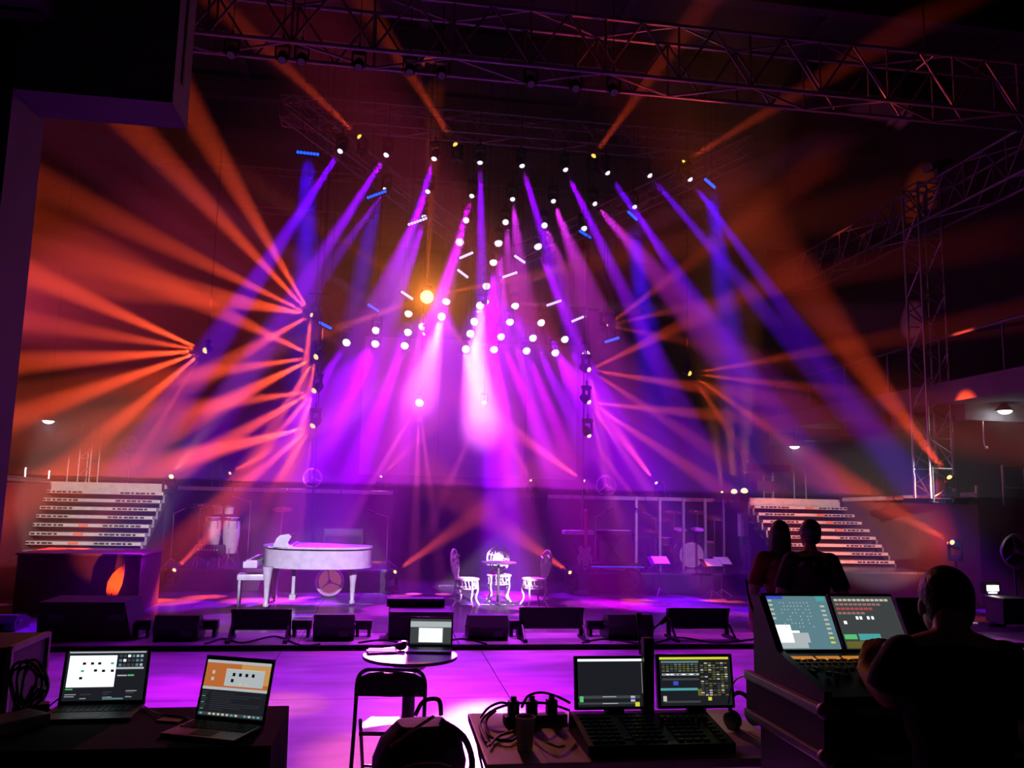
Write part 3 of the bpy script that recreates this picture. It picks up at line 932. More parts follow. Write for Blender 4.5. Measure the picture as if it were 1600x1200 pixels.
for (x, y) in ((-0.72, -0.45), (-0.72, 0.58), (0.62, -0.02)):
    g = MB().lathe([(r, z + 0.04) for r, z in leg_prof[:-1]] + [(0.085, 0.66)], 12, c=(x, y, 0)).build('leg', WHITE, t, True)
    MB().cyl((x - 0.015, y, 0.03), (x + 0.015, y, 0.03), 0.03, n=10).build('caster', CHROME, g)
MB().box((-0.35, 0.05, 0.42), (0.05, 0.16, 0.5)).box((-0.35, 0.05, 0.14), (0.10, 0.28, 0.08)).build('pedal_lyre', WHITE, t)

# ---- bench
bp_ = base_at(393, 949, DECK)
t = thing('piano_bench', 'white padded bench with four slim legs left of the piano', 'bench', (bp_.x - 0.02, 14.6, DECK), R(4))
MB().box((0, 0, 0.46), (0.55, 0.36, 0.10), bev=0.035).build('seat', WHITE, t, True)
for x in (-0.23, 0.23):
    for y in (-0.14, 0.14):
        MB().cyl((x, y, 0), (x, y, 0.42), 0.016, 0.024, 8).build('leg', WHITE, t)


# ---- three-spoked ring lights
def ring_light(px, py, Y, rpx, label, m, face=0.0, lit=None, stand=True, floor_z=None):
    c = P(px, py, Y)
    r = rpx * (P(px + 1, py, Y) - c).length
    fz = floor_z if floor_z is not None else c.z - r - 0.05
    t = thing('ring_light', label, 'ring light', (c.x, c.y, fz), face, 'three-spoked ring lights')
    h_ = c.z - fz
    ringp = [(r * math.cos(a) * 0.94, 0, h_ + r * math.sin(a) * 0.94) for a in [2 * math.pi * k / 36 for k in range(36)]]
    MB().path(ringp, r * 0.075, 8, True).build('rim', m, t, True)
    ringp = [(r * math.cos(a) * 0.84, 0.05, h_ + r * math.sin(a) * 0.84) for a in [2 * math.pi * k / 36 for k in range(36)]]
    MB().path(ringp, r * 0.035, 6, True).build('inner_rim', m, t, True)
    for k in range(3):
        a = R(100 + 120 * k)
        MB().cyl((0, 0, h_), (r * 0.9 * math.cos(a), 0, h_ + r * 0.9 * math.sin(a)), r * 0.05, n=6).build('spoke', m, t)
    MB().lathe([(r * 0.16, -0.03), (r * 0.16, 0.03), (r * 0.05, 0.05)], 12, Matrix.Rotation(R(90), 3, 'X'), (0, 0, h_)).build('hub', m, t)
    MB().lathe([(r * 0.80, 0.0), (r * 0.80, 0.02)], 24, Matrix.Rotation(R(90), 3, 'X'), (0, 0.1, h_)).build('diffuser', lit or mat('ring_dark_diffuser', (0.12, 0.08, 0.10), 0.5), t)
    MB().cyl((0, 0.06, 0.0), (0, 0.06, h_ - r * 0.85), 0.02, n=8).box((0, 0.05, 0.012), (r * 1.1, 0.28, 0.024)).build('stand', BLACK, t)
    return t


ring_light(488, 747, 19.15, 15.5, 'dim three-spoked ring light on the left walkway', CREAM, floor_z=PLAT)
ring_light(947, 759, 19.15, 16, 'bright white three-spoked ring light on the right walkway', WHITE, floor_z=PLAT)
ring_light(515, 909, 15.6, 22.5, 'pink-rimmed three-spoked ring light under the piano', mat('pink_white_ring', (0.9, 0.6, 0.75), 0.4), floor_z=DECK, lit=emit('ring_warm_glow', (0.75, 0.16, 0.28), 0.35))
ring_light(985, 908, 16.3, 20, 'dark three-spoked ring light on the floor before the right riser', DKGREY, floor_z=DECK)
ring_light(203, 697, 22.3, 16, 'barely visible ring light high behind the left stairs', ALUDIM, floor_z=PLAT)
ring_light(1166, 722, 21.5, 16, 'barely visible ring light behind the right blinders', ALUDIM, floor_z=PLAT)
ring_light(1588, 861, 13.0, 24, 'grey three-spoked ring light at the right edge of view', ALUDIM, floor_z=DECK)


# ---- ornate white wicker chairs and small table
def wicker_chair(px, py, Y, rot, label):
    c = base_at(px, py, DECK)
    t = thing('wicker_chair', label, 'chair', (P(px, py, Y).x, Y, DECK), rot, 'ornate white chairs')
    m = CREAM
    # seat: round rim and woven slats; the back stands at -y
    MB().path([(0.21 * math.cos(a), 0.20 * math.sin(a), 0.45) for a in [2 * math.pi * k / 24 for k in range(24)]], 0.02, 6, True).build('seat_rim', m, t)
    for k in range(-3, 4):
        x = k * 0.055
        w_ = math.sqrt(max(0.01, 0.2 ** 2 - x * x))
        MB().box((x, 0, 0.455), (0.034, 2 * w_, 0.012)).build('seat_slat', m, t)
    # oval back
    ov = [(0.20 * math.cos(a) * (1.0 + 0.12 * math.sin(a)), -0.19 - 0.06 * (0.5 + 0.5 * math.sin(a)), 0.70 + 0.24 * math.sin(a)) for a in [2 * math.pi * k / 28 for k in range(28)]]
    MB().path(ov, 0.02, 6, True).build('back_rim', m, t)
    for k in range(-2, 3):
        MB().path(catmull([(k * 0.06, -0.18, 0.47), (k * 0.05 + 0.02, -0.21, 0.62), (k * 0.075 - 0.02, -0.225, 0.76), (k * 0.05, -0.245, 0.90 - abs(k) * 0.03)], 4), 0.012, 5).build('back_scroll', m, t)
    for k in range(3):
        z = 0.58 + 0.12 * k
        MB().path(catmull([(-0.19, -0.2, z), (-0.07, -0.215, z + 0.04), (0.07, -0.215, z - 0.03), (0.19, -0.2, z)], 4), 0.011, 5).build('back_scroll', m, t)
    for (x, y) in ((-0.15, -0.14), (0.15, -0.14), (-0.15, 0.14), (0.15, 0.14)):
        MB().path(catmull([(x, y, 0.45), (x * 1.12, y * 1.12, 0.26), (x * 0.95, y * 0.95, 0.12), (x * 1.3, y * 1.3, 0.0)], 4), 0.016, 6).build('leg', m, t)
    sp = [(0.10 * math.cos(a), 0.69 + 0.15 * math.sin(a)) for a in [2 * math.pi * k / 16 for k in range(16)]]
    MB().prism(sp, 'y', -0.232, -0.218).build('back_splat', m, t)
    for k in range(14):
        a = R(-30 + k * 240 / 13)
        MB().path([(0.20 * math.cos(a), 0.19 * math.sin(a), 0.44), (0.19 * math.cos(a + 0.2), 0.18 * math.sin(a + 0.2), 0.30)], 0.010, 5).build('skirt_strand', m, t)
    MB().path([(0.19 * math.cos(a), 0.18 * math.sin(a), 0.30) for a in [2 * math.pi * k / 20 for k in range(20)]], 0.012, 5, True).build('skirt_ring', m, t)
    MB().path(catmull([(-0.16, 0.15, 0.42), (-0.08, 0.18, 0.33), (0, 0.19, 0.40), (0.08, 0.18, 0.33), (0.16, 0.15, 0.42)], 4), 0.012, 5).build('apron', m, t)
    return t


wicker_chair(728, 950, 14.55, R(-112), 'ornate white chair on the left of the small stage table')
wicker_chair(779, 940, 15.3, R(180), 'ornate white chair behind the small stage table')
wicker_chair(834, 950, 14.65, R(102), 'ornate white chair on the right of the small stage table')
c = P(778, 940, 14.75)
t = thing('bistro_table', 'small round dark table between the white ornate chairs', 'table', (c.x, 14.75, DECK))
MB().lathe([(0.30, 0.70), (0.31, 0.71), (0.31, 0.725), (0.02, 0.73)], 24).build('table_top', DKGREY, t)
MB().lathe([(0.03, 0.05), (0.022, 0.3), (0.03, 0.5), (0.02, 0.7)], 10).build('pedestal', DKGREY, t, True)
for k in range(3):
    a = R(30 + 120 * k)
    MB().path(catmull([(0, 0, 0.16), (0.12 * math.cos(a), 0.12 * math.sin(a), 0.12), (0.24 * math.cos(a), 0.24 * math.sin(a), 0.015)], 5), 0.016, 6).build('foot', DKGREY, t)


# ---- percussion on the left riser
def conga(px, Y, label, h_=0.68):
    x = P(px, 840, Y).x
    t = thing('conga_drum', label, 'drum', (x, Y, TZ), 0, 'congas')
    z0 = 0.24
    MB().lathe([(0.11, z0), (0.14, z0 + 0.14), (0.165, z0 + 0.36), (0.16, z0 + 0.52), (0.135, z0 + h_)], 20).build('shell', CREAM, t, True)
    MB().lathe([(0.145, z0 + h_ - 0.05), (0.15, z0 + h_ - 0.03), (0.15, z0 + h_ + 0.01), (0.13, z0 + h_ + 0.012)], 20).build('hoop', CHROME, t)
    MB().lathe([(0.136, z0 + h_ + 0.004), (0.136, z0 + h_ + 0.02), (0.02, z0 + h_ + 0.022)], 20).build('skin_head', PAPER, t)
    for k in range(6):
        a = 2 * math.pi * k / 6 + 0.3
        bar('tuning_lug', (0.16 * math.cos(a), 0.16 * math.sin(a), z0 + h_ - 0.20), (0.15 * math.cos(a), 0.15 * math.sin(a), z0 + h_ - 0.03), 0.007, CHROME, t)
    for k in range(3):
        a = 2 * math.pi * k / 3 + 0.5
        bar('stand_leg', (0.2 * math.cos(a), 0.2 * math.sin(a), 0.0), (0.13 * math.cos(a), 0.13 * math.sin(a), z0 + 0.1), 0.01, CHROME, t)
    return t


conga(331, 17.2, 'left conga drum with cream shell, behind the dark case')
conga(361, 17.3, 'right conga drum with cream shell on chrome stand')
for (px, lb) in ((341, 'left bongo drum above the congas'), (358, 'right bongo drum above the congas')):
    c = P(px, 797, 17.6)
    t = thing('bongo_drum', lb, 'drum', (c.x, 17.6, TZ), 0, 'bongos')
    h_ = c.z - TZ
    MB().lathe([(0.085, h_ - 0.08), (0.10, h_ + 0.09)], 16).build('shell', CREAM, t, True)
    MB().lathe([(0.11, h_ + 0.06), (0.11, h_ + 0.10), (0.02, h_ + 0.105)], 16).build('hoop', CHROME, t)
    bar('stand_pole', (0, 0, 0.0), (0, 0, h_ - 0.08), 0.012, CHROME, t, 8)
    for k in range(3):
        a = 2 * math.pi * k / 3
        bar('stand_leg', (0.2 * math.cos(a), 0.2 * math.sin(a), 0), (0, 0, 0.22), 0.009, CHROME, t)
c = P(328, 834, 16.95)
t = thing('percussion_case', 'dark case with a row of pale marks before the left conga', 'case', (c.x, 16.95, TZ))
MB().box((0, 0, 0.31), (0.56, 0.2, 0.22), bev=0.012).build('body', BLACK, t)
mk = MB()
for k in range(7):
    mk.box((-0.17 + 0.057 * k, -0.103, 0.33), (0.03, 0.006, 0.03))
mk.build('pale_marks', PAPER, t)
for x in (-0.2, 0.2):
    bar('leg', (x, 0, 0), (x, 0, 0.2), 0.014, CHROME, t, 8)


# ---- microphone and cymbal stands
def stand(px, Y, z_top, label, boom=None, kind='mic', floor_z=TZ, name='microphone_stand', cat='stand'):
    x = P(px, 850, Y).x
    t = thing(name, label, cat, (x, Y, floor_z))
    bar('pole', (0, 0, 0.04), (0, 0, z_top), 0.011, CHROME, t, 8)
    for k in range(3):
        a = 2 * math.pi * k / 3 + 0.4
        bar('foot', (0.24 * math.cos(a), 0.24 * math.sin(a), 0.0), (0, 0, 0.16), 0.009, CHROME, t)
    tip = Vector((0, 0, z_top))
    if boom:
        tip = tip + Vector(boom)
        bar('boom', (0, 0, z_top), tip, 0.008, CHROME, t)
    if kind == 'mic':
        dv = (Vector(boom) if boom else Vector((0, -0.5, 1))).normalized()
        MB().cyl(tip, tip + dv * 0.14, 0.012, 0.018, 8).ball(tip + dv * 0.16, 0.028, 10, 6).build('microphone', BLACK, t)
    elif kind == 'cymbal':
        MB().lathe([(0.02, 0.035), (0.05, 0.03), (0.06, 0.012), (0.2, 0.0), (0.2, -0.004)], 20, Matrix.Rotation(R(14), 3, 'X'), tip).build('cymbal', mat('brass', (0.75, 0.5, 0.2), 0.25, 0.9), t)
    return t


stand(309, 17.5, 1.15, 'cymbal stand at the left of the congas', kind='cymbal', name='cymbal_stand')
stand(388, 17.4, 1.25, 'microphone stand right of the congas', (-0.35, -0.1, 0.1))
stand(438, 17.8, 1.1, 'cymbal stand behind the piano music desk', kind='cymbal', name='cymbal_stand')
stand(605, 17.2, 1.0, 'microphone stand right of the piano tail', (-0.25, 0, 0.08))
stand(268, 16.9, 1.0, 'thin microphone stand at the left end of the left riser', (0.2, 0, 0.1))
stand(930, 17.0, 1.1, 'microphone stand beside the guitar', (0.2, -0.1, 0.1))
stand(1025, 16.9, 1.1, 'microphone stand left of the drum shield', (-0.3, 0, 0.12))

# amplifier behind the piano
for (px, wpx, lb) in ((535, 60, 'black guitar amplifier behind the piano tail'), (1003, 26, 'black bass amplifier left of the drum shield'), (950, 34, 'dark keyboard amplifier behind the keyboard')):
    c = P(px, 880, 18.2)
    wd = wpx * 18.2 / 1300
    t = thing('amplifier', lb, 'amplifier', (c.x, 18.2, TZ), 0, 'amplifiers on the risers')
    MB().box((0, 0, 0.36), (wd, 0.35, 0.72), bev=0.02).build('cabinet', BLACK, t)
    MB().box((0, -0.18, 0.31), (wd * 0.9, 0.012, 0.52)).build('grille', GRILLE, t)
    MB().box((0, -0.18, 0.65), (wd * 0.9, 0.012, 0.09)).build('control_panel', DKGREY, t)

# keyboard on its stand
c = P(903, 832, 16.95)
t = thing('stage_keyboard', 'slim white stage keyboard on an x-stand', 'keyboard', (c.x, 16.95, TZ))
kz = c.z - TZ
MB().box((0, 0, kz), (0.62, 0.26, 0.08), bev=0.01).build('body', WHITE, t)
MB().box((0, -0.06, kz + 0.044), (0.56, 0.12, 0.01)).build('keys', PAPER, t)
for s in (-1, 1):
    bar('stand_leg', (-0.22 * s, 0.1 * s, 0.0), (0.22 * s, 0.1 * s, kz - 0.04), 0.013, BLACK, t)
bar('stand_foot', (-0.22, -0.14, 0.01), (-0.22, 0.14, 0.01), 0.013, BLACK, t)
bar('stand_foot', (0.22, -0.14, 0.01), (0.22, 0.14, 0.01), 0.013, BLACK, t)
c = P(958, 832, 17.4)
t = thing('stage_keyboard', 'dark second keyboard right of the white one', 'keyboard', (c.x, 17.4, TZ))
kz = c.z - TZ
MB().box((0, 0, kz), (0.75, 0.3, 0.09), bev=0.01).build('body', BLACK, t)
MB().box((0, -0.07, kz + 0.05), (0.68, 0.14, 0.01)).build('keys', PAPER, t)
for s in (-1, 1):
    bar('stand_leg', (-0.25 * s, 0.1 * s, 0.0), (0.25 * s, 0.1 * s, kz - 0.045), 0.013, BLACK, t)

# electric guitar on its stand
c = P(914, 880, 16.75)
t = thing('electric_guitar', 'electric guitar leaning on a small stand by the keyboard', 'guitar', (c.x, 16.75, TZ), R(12))
gb = [(-0.05, 0.12), (-0.15, 0.15), (-0.17, 0.27), (-0.11, 0.36), (-0.14, 0.46), (-0.09, 0.52), (-0.03, 0.46), (0.03, 0.46), (0.10, 0.50), (0.13, 0.44), (0.10, 0.36), (0.16, 0.27), (0.14, 0.15), (0.05, 0.12)]
MB().prism(gb, 'y', -0.02, 0.02).build('body', mat('white_guitar_lacquer', (0.6, 0.58, 0.6), 0.3), t)
MB().box((0, -0.02, 0.76), (0.05, 0.03, 0.62)).build('neck', mat('maple', (0.4, 0.25, 0.12), 0.4), t)
MB().prism([(-0.03, 1.07), (-0.05, 1.22), (0.02, 1.25), (0.03, 1.07)], 'y', -0.03, 0.0).build('headstock', mat('maple', (0.4, 0.25, 0.12), 0.4), t)
for x in (-0.12, 0.12):
    bar('stand_leg', (x, -0.1, 0), (x * 0.4, 0.06, 0.4), 0.01, BLACK, t)
bar('stand_leg', (0, 0.18, 0), (0, 0.05, 0.42), 0.01, BLACK, t)

# blue-lit equipment table
c = P(962, 882, 16.9)
t = thing('equipment_desk', 'low desk with a glowing blue led edge on the right riser', 'desk', (c.x, 17.0, TZ))
dz = max(0.12, c.z - TZ)
MB().box((0, 0, dz), (1.15, 0.45, 0.04), bev=0.006).build('desk_top', BLACK, t)
MB().box((0, -0.235, dz - 0.035), (1.12, 0.01, 0.02)).build('led_edge', emit('blue_led_edge', (0.03, 0.06, 1.0), 0.9), t)
for x in (-0.52, 0.52):
    for y in (-0.18, 0.18):
        bar('leg', (x, y, 0), (x, y, dz - 0.02), 0.018, BLACK, t)


# ---- music stands with white sheets
def music_stand(px, py, Y, label, wd=0.42, floor_z=DECK, lit=True):
    c = P(px, py, Y)
    t = thing('music_stand', label, 'music stand', (c.x, Y, floor_z), 0, 'music stands')
    hz_ = c.z - floor_z
    bar('pole', (0, 0, 0.05), (0, 0, hz_), 0.012, CHROME, t, 8)
    for k in range(3):
        a = 2 * math.pi * k / 3
        bar('foot', (0.22 * math.cos(a), 0.22 * math.sin(a), 0.0), (0, 0, 0.14), 0.01, CHROME, t)
    M = Matrix.Rotation(R(-62), 3, 'X')
    MB().box((0, 0.02, hz_ + 0.02), (wd, 0.012, 0.30), M).box((0, -0.13, hz_ - 0.05), (wd, 0.05, 0.012)).build('desk', BLACK, t)
    MB().box((0.03, 0.012, hz_ + 0.038), (wd * 0.75, 0.004, 0.26), M).build('sheet', PAPER, t)
    return t


music_stand(1030, 878, 16.2, 'music stand with a dim sheet before the drum shield')
music_stand(1112, 882, 15.9, 'left of two music stands with bright sheets near the couple')
music_stand(1127, 879, 16.1, 'right of two music stands with bright sheets near the couple')

# ---- drum kit and its clear shield
c = P(1075, 880, 18.0)
t = thing('drum_kit', 'drum kit with toms and brass cymbals behind the clear shield', 'drum kit', (c.x, 18.0, TZ))
brass = mat('brass', (0.75, 0.5, 0.2), 0.25, 0.9)
shell = mat('dark_drum_shell', (0.10, 0.06, 0.10), 0.3)


def drum(nm, c_, r, hgt, M=None):
    d_ = MB().lathe([(r, -hgt / 2), (r, hgt / 2)], 20, M, c_).build(nm, shell, t, True)
    for s in (-1, 1):
        MB().lathe([(r * 1.04, s * hgt / 2 - 0.015), (r * 1.04, s * hgt / 2 + 0.015)], 20, M, c_).build('hoop', CHROME, d_)
    MB().lathe([(r * 0.98, hgt / 2 + 0.016), (0.02, hgt / 2 + 0.018)], 20, M, c_).build('drum_skin', PAPER, d_)
    return d_


drum('kick_drum', (0, 0, 0.29), 0.28, 0.42, Matrix.Rotation(R(90), 3, 'X'))
drum('rack_tom', (-0.2, -0.05, 0.72), 0.15, 0.2, Matrix.Rotation(R(15), 3, 'X'))
drum('rack_tom', (0.2, -0.05, 0.72), 0.16, 0.22, Matrix.Rotation(R(15), 3, 'X'))
drum('floor_tom', (0.52, 0.25, 0.36), 0.2, 0.38)
drum('snare_drum', (-0.45, 0.28, 0.55), 0.17, 0.14)
for (x, y, z, r) in ((-0.62, 0.0, 1.05, 0.22), (0.6, -0.05, 1.1, 0.24), (-0.25, 0.2, 1.2, 0.2), (0.3, 0.2, 1.22, 0.2), (-0.75, 0.3, 0.78, 0.17)):
    p_ = MB().cyl((x, y, 0.0), (x, y, z), 0.011, n=8).build('cymbal_pole', CHROME, t)
    MB().lathe([(0.015, 0.03), (0.045, 0.025), (0.055, 0.01), (r, -0.005), (r, -0.01)], 20, Matrix.Rotation(R(12), 3, 'X'), (x, y, z)).build('cymbal', brass, p_)
for (x, y) in ((-0.45, 0.28), (0.52, 0.25)):
    for k in range(3):
        a = 2 * math.pi * k / 3
        bar('drum_leg', (x + 0.17 * math.cos(a), y + 0.17 * math.sin(a), 0), (x + 0.15 * math.cos(a), y + 0.15 * math.sin(a), 0.45), 0.009, CHROME, t)

glass = bpy.data.materials.new('clear_acrylic')
glass.use_nodes = True
nt = glass.node_tree
nt.nodes.clear()
out = nt.nodes.new('ShaderNodeOutputMaterial')
mx = nt.nodes.new('ShaderNodeMixShader'); mx.inputs[0].default_value = 0.07
tr = nt.nodes.new('ShaderNodeBsdfTransparent'); gl = nt.nodes.new('ShaderNodeBsdfGlossy'); gl.inputs['Roughness'].default_value = 0.1
nt.links.new(tr.outputs[0], mx.inputs[1]); nt.links.new(gl.outputs[0], mx.inputs[2]); nt.links.new(mx.outputs[0], out.inputs['Surface'])
xs = [P(q, 840, 17.1).x for q in (994, 1031, 1068, 1102, 1131)]
t = thing('drum_shield', 'clear acrylic drum shield with pale upright posts', 'drum shield', (xs[2], 17.1, TZ))
ht = PLAT - TZ - 0.02
for i, x in enumerate(xs):
    MB(t.location).box((x, 17.1, TZ + ht / 2), (0.05 if i < 4 else 0.03, 0.05, ht)).build('post', ALU if i < 4 else ALUDIM, t)
for i in range(4):
    MB(t.location).box(((xs[i] + xs[i + 1]) / 2, 17.1, TZ + 0.62), (xs[i + 1] - xs[i] - 0.06, 0.012, 1.15)).build('acrylic_panel', glass, t)

# violet-lit drape column beside the right stairs
for (px, y0, y1, wpx, lb) in ((1161, 803, 838, 18, 'upper pale drape panel hanging beside the right stairs'), (1166, 852, 892, 14, 'lower pale drape panel hanging beside the right stairs')):
    a_, b_ = P(px, y0, 16.4), P(px, y1, 16.4)
    t = thing('drape_panel', lb, 'drape', (a_.x, 16.4, b_.z), 0)
    wd = wpx * 16.6 / 1300
    pts = [(-wd / 2 + wd * k / 12, 0.025 * math.sin(k * 1.7)) for k in range(13)]
    MB().prism(pts + [(x, y + 0.015) for x, y in pts[::-1]], 'z', 0.0, a_.z - b_.z).build('cloth', mat('pale_drape', (0.5, 0.45, 0.5), 0.9), t, True)
    bar('rail', (-wd / 2, 0.01, a_.z - b_.z), (wd / 2, 0.01, a_.z - b_.z), 0.02, ALUDIM, t)
    bar('post', (wd / 2, 0.02, DECK - b_.z), (wd / 2, 0.02, a_.z - b_.z + 0.02), 0.015, ALUDIM, t)


# ---- poles, racks and railings around the walkway
def pole_rack(px_list, y_top, y_bot, Y, label, tops=True, shelf=None):
    z1 = P(px_list[0], y_top, Y).z
    xs_ = [P(p_, (y_top + y_bot) / 2, Y).x for p_ in px_list]
    t = thing('pole_rack', label, 'rack', (sum(xs_) / len(xs_), Y, PLAT))
    cx = t.location.x
    for i, x in enumerate(xs_):
        bar('pole', (x - cx, (i % 2) * 0.25, 0), (x - cx, (i % 2) * 0.25, z1 - PLAT), 0.02, ALUDIM, t, 8)
        if tops:
            bar('pole_top', (x - cx, (i % 2) * 0.25, z1 - PLAT), (x - cx, (i % 2) * 0.25, z1 - PLAT + 0.28), 0.014, CHROME, t, 8)
    for k in range(3):
        z = (0.15 + 0.36 * k) * (z1 - PLAT)
        bar('cross_bar', (xs_[0] - cx, 0, z), (xs_[-1] - cx, 0.0, z), 0.012, ALUDIM, t)
        bar('diagonal', (xs_[0] - cx, 0, z), (xs_[-1] - cx, 0.0, z + 0.3 * (z1 - PLAT)), 0.010, ALUDIM, t)
    if shelf:
        MB().box((0, 0.1, z1 - PLAT - 0.35), (shelf, 0.4, 0.18)).box((0, 0.1, z1 - PLAT - 0.8), (shelf * 0.8, 0.4, 0.25)).build('equipment', BLACK, t)
    return t


pole_rack([124, 131, 142, 149], 678, 752, 19.9, 'slim pole rack with bright tips behind the left stairs')
pole_rack([1193, 1200, 1208, 1213], 710, 775, 20.2, 'slim pole rack with dark equipment behind the right stairs', shelf=1.0)
pole_rack([332, 341], 725, 762, 20.6, 'pair of thin poles behind the left walkway edge', tops=False)
pole_rack([1040, 1052], 742, 775, 20.6, 'pair of thin poles behind the right walkway edge', tops=False)
for (px, Y, top, lb) in ((1240, 20.3, 728, 'thin upright pole behind the right stairs, nearest the couple'), (1258, 20.5, 725, 'second thin upright pole behind the right stairs'),
                         (1311, 20.4, 728, 'thin upright pole behind the corner of the right stairs'), (1358, 20.0, 742, 'short upright pole behind the right wing rail'),
                         (1378, 20.2, 742, 'outer short upright pole behind the right wing rail'), (1457, 15.2, 730, 'pale upright pole left of the tower foot'), (110, 20.5, 690, 'lone thin pole left of the slim pole rack')):
    q = P(px, top, Y)
    t = thing('railing_pole', lb, 'pole', (q.x, Y, PLAT))
    bar('pole', (0, 0, 0), (0, 0, q.z - PLAT), 0.022, ALUDIM, t, 8)
    MB().box((0, 0, 0.01), (0.12, 0.12, 0.02)).build('foot_plate', ALUDIM, t)
g0 = P(1566, 727, 15.4)
t = thing('guard_rail', 'bright aluminium guard rail at the right edge of view', 'railing', (g0.x, 15.4, wz))
hh, gl_ = g0.z - wz, 12.95 - g0.x
for x in (0, gl_):
    bar('post', (x, 0, 0), (x, 0, hh), 0.03, ALU, t, 8)
for z in (hh - 0.02, hh * 0.42):
    bar('rail', (0, 0, z), (gl_, 0, z), 0.03, ALU, t, 8)
q0, q1, q2 = PX(1535, 640, 12.0), PX(1537, 690, 12.0), PX(1541, 700, 12.0)
t = thing('hanging_cable', 'thin pale cable dangling from the balcony on the right', 'cable', (q0.x, q0.y, 4.01))
MB(t.location).path(catmull([(q0.x, q0.y, 4.01), q0, q1, q2], 5), 0.012, 6).build('cord', ALU, t)
MB(t.location).ball(q2, 0.04, 8, 6).build('plug', ALU, t)

# ---- white work lights
for (px, py, Y, lb) in ((76, 657, 22.0, 'white work light glowing behind the left stairs'), (1241, 697, 22.0, 'white work light glowing behind the right stairs'), (1569, 641, 15.5, 'white wall work light on the right below the balcony')):
    c = P(px, py, Y) if Y > 20 else PX(px, py, 12.2)
    t = thing('work_light', lb, 'work light', c, 0, 'white work lights')
    MB().lathe([(0.03, 0.14), (0.06, 0.12), (0.17, 0.0), (0.17, -0.015)], 16).build('shade', GREY, t, True)
    MB().ball((0, -0.02, -0.01), (0.13, 0.13, 0.07), 12, 8).build('bulb', emit('work_bulb', (0.8, 0.9, 1.0), 12), t, True)
    bar('suspension', (0, 0, 0.13), (0, 0, 4.01 - c.z if Y < 20 else 12.14 - c.z), 0.01, BLACK, t)
    L = bpy.data.lights.new('bulb_light', 'POINT'); L.energy = 9 if Y > 20 else 2.5; L.color = (0.85, 0.93, 1.0); L.shadow_soft_size = 0.1
    lo = bpy.data.objects.new('bulb_light', L); COL.objects.link(lo); lo.parent = t; lo.location = (0, 0, -0.15)

# white floor flood at far right with its grey panel
c = P(1551, 919, 12.4)
t = thing('flood_light', 'small glaring white flood light low at the right edge', 'flood light', (c.x, 12.4, DECK))
fz = c.z - DECK
MB().box((0, 0.06, fz), (0.26, 0.12, 0.18), bev=0.015).build('housing', BLACK, t)
MB().box((0, -0.005, fz), (0.20, 0.02, 0.09), bev=0.008).build('led_face', emit('flood_face', (1.0, 0.95, 0.85), 10), t)
MB().box((0, 0.06, fz / 2 - 0.05), (0.04, 0.04, fz - 0.1)).box((0, 0.06, 0.015), (0.3, 0.25, 0.03)).build('stand', BLACK, t)
L = bpy.data.lights.new('flood_lamp', 'SPOT'); L.energy = 120; L.spot_size = R(100); L.color = (1, 0.95, 0.85)
lo = bpy.data.objects.new('flood_lamp', L); COL.objects.link(lo); lo.parent = t; lo.location = (0, -0.05, fz); lo.rotation_euler = (R(60), 0, 0)
tag(MB(P(1580, 955, 12.2)).box(P(1580, 955, 12.2), (0.6, 0.4, 0.36), bev=0.02).box(P(1580, 955, 12.2) + Vector((0, -0.02, 0.2)), (0.64, 0.44, 0.04)).build('equipment_crate', DKGREY), 'dark grey crate under the white flood light at right', 'crate')

# ---- brown scenery block with a leaf-shaped orange flag at the left
q0, q1 = P(20, 940, 13.6), P(215, 940, 13.6)
zt = P(120, 868, 13.6).z
t = thing('scenery_block', 'dark brown scenery block below the left stairs', 'scenery', ((q0.x + q1.x) / 2, 13.9, DECK))
W = q1.x - q0.x
MB().box((0, 0.3, (zt - DECK) / 2), (W, 1.2, zt - DECK), bev=0.02).build('block', mat('brown_felt', (0.10, 0.045, 0.04), 0.9), t)
MB().box((0, 0.3, zt - DECK + 0.015), (W + 0.04, 1.24, 0.03)).build('top_board', mat('brown_board', (0.22, 0.12, 0.10), 0.7), t)
c = P(176, 938, 13.2)
t = thing('leaf_banner', 'orange leaf-shaped banner on the scenery block', 'banner', (c.x, 13.2, DECK))
zb = c.z - DECK
lf = [(-0.05, 0.0), (-0.10, 0.12), (-0.09, 0.26), (-0.03, 0.38), (0.06, 0.47), (0.12, 0.52), (0.13, 0.38), (0.11, 0.22), (0.06, 0.08), (0.0, 0.0)]
MB().prism([(x, z + zb) for x, z in lf], 'y', -0.008, 0.008).build('leaf', mat('orange_cloth', (0.95, 0.30, 0.08), 0.7), t)
bar('pole', (-0.02, 0, 0), (-0.02, 0, zb + 0.1), 0.012, BLACK, t)
lamp(222, 968, 12.3, 'added small amber lamp right of the dark side fill lighting the leaf banner', 'small lamps on walkway and risers', [(176, 905, 13.2, 24, 140, (1.0, 0.14, 0.04))], 0.03, (1, 0.5, 0.15), 2, hang=False, scale=0.5, name='floor_lamp_head')  # unseen lamp added to brighten the leaf


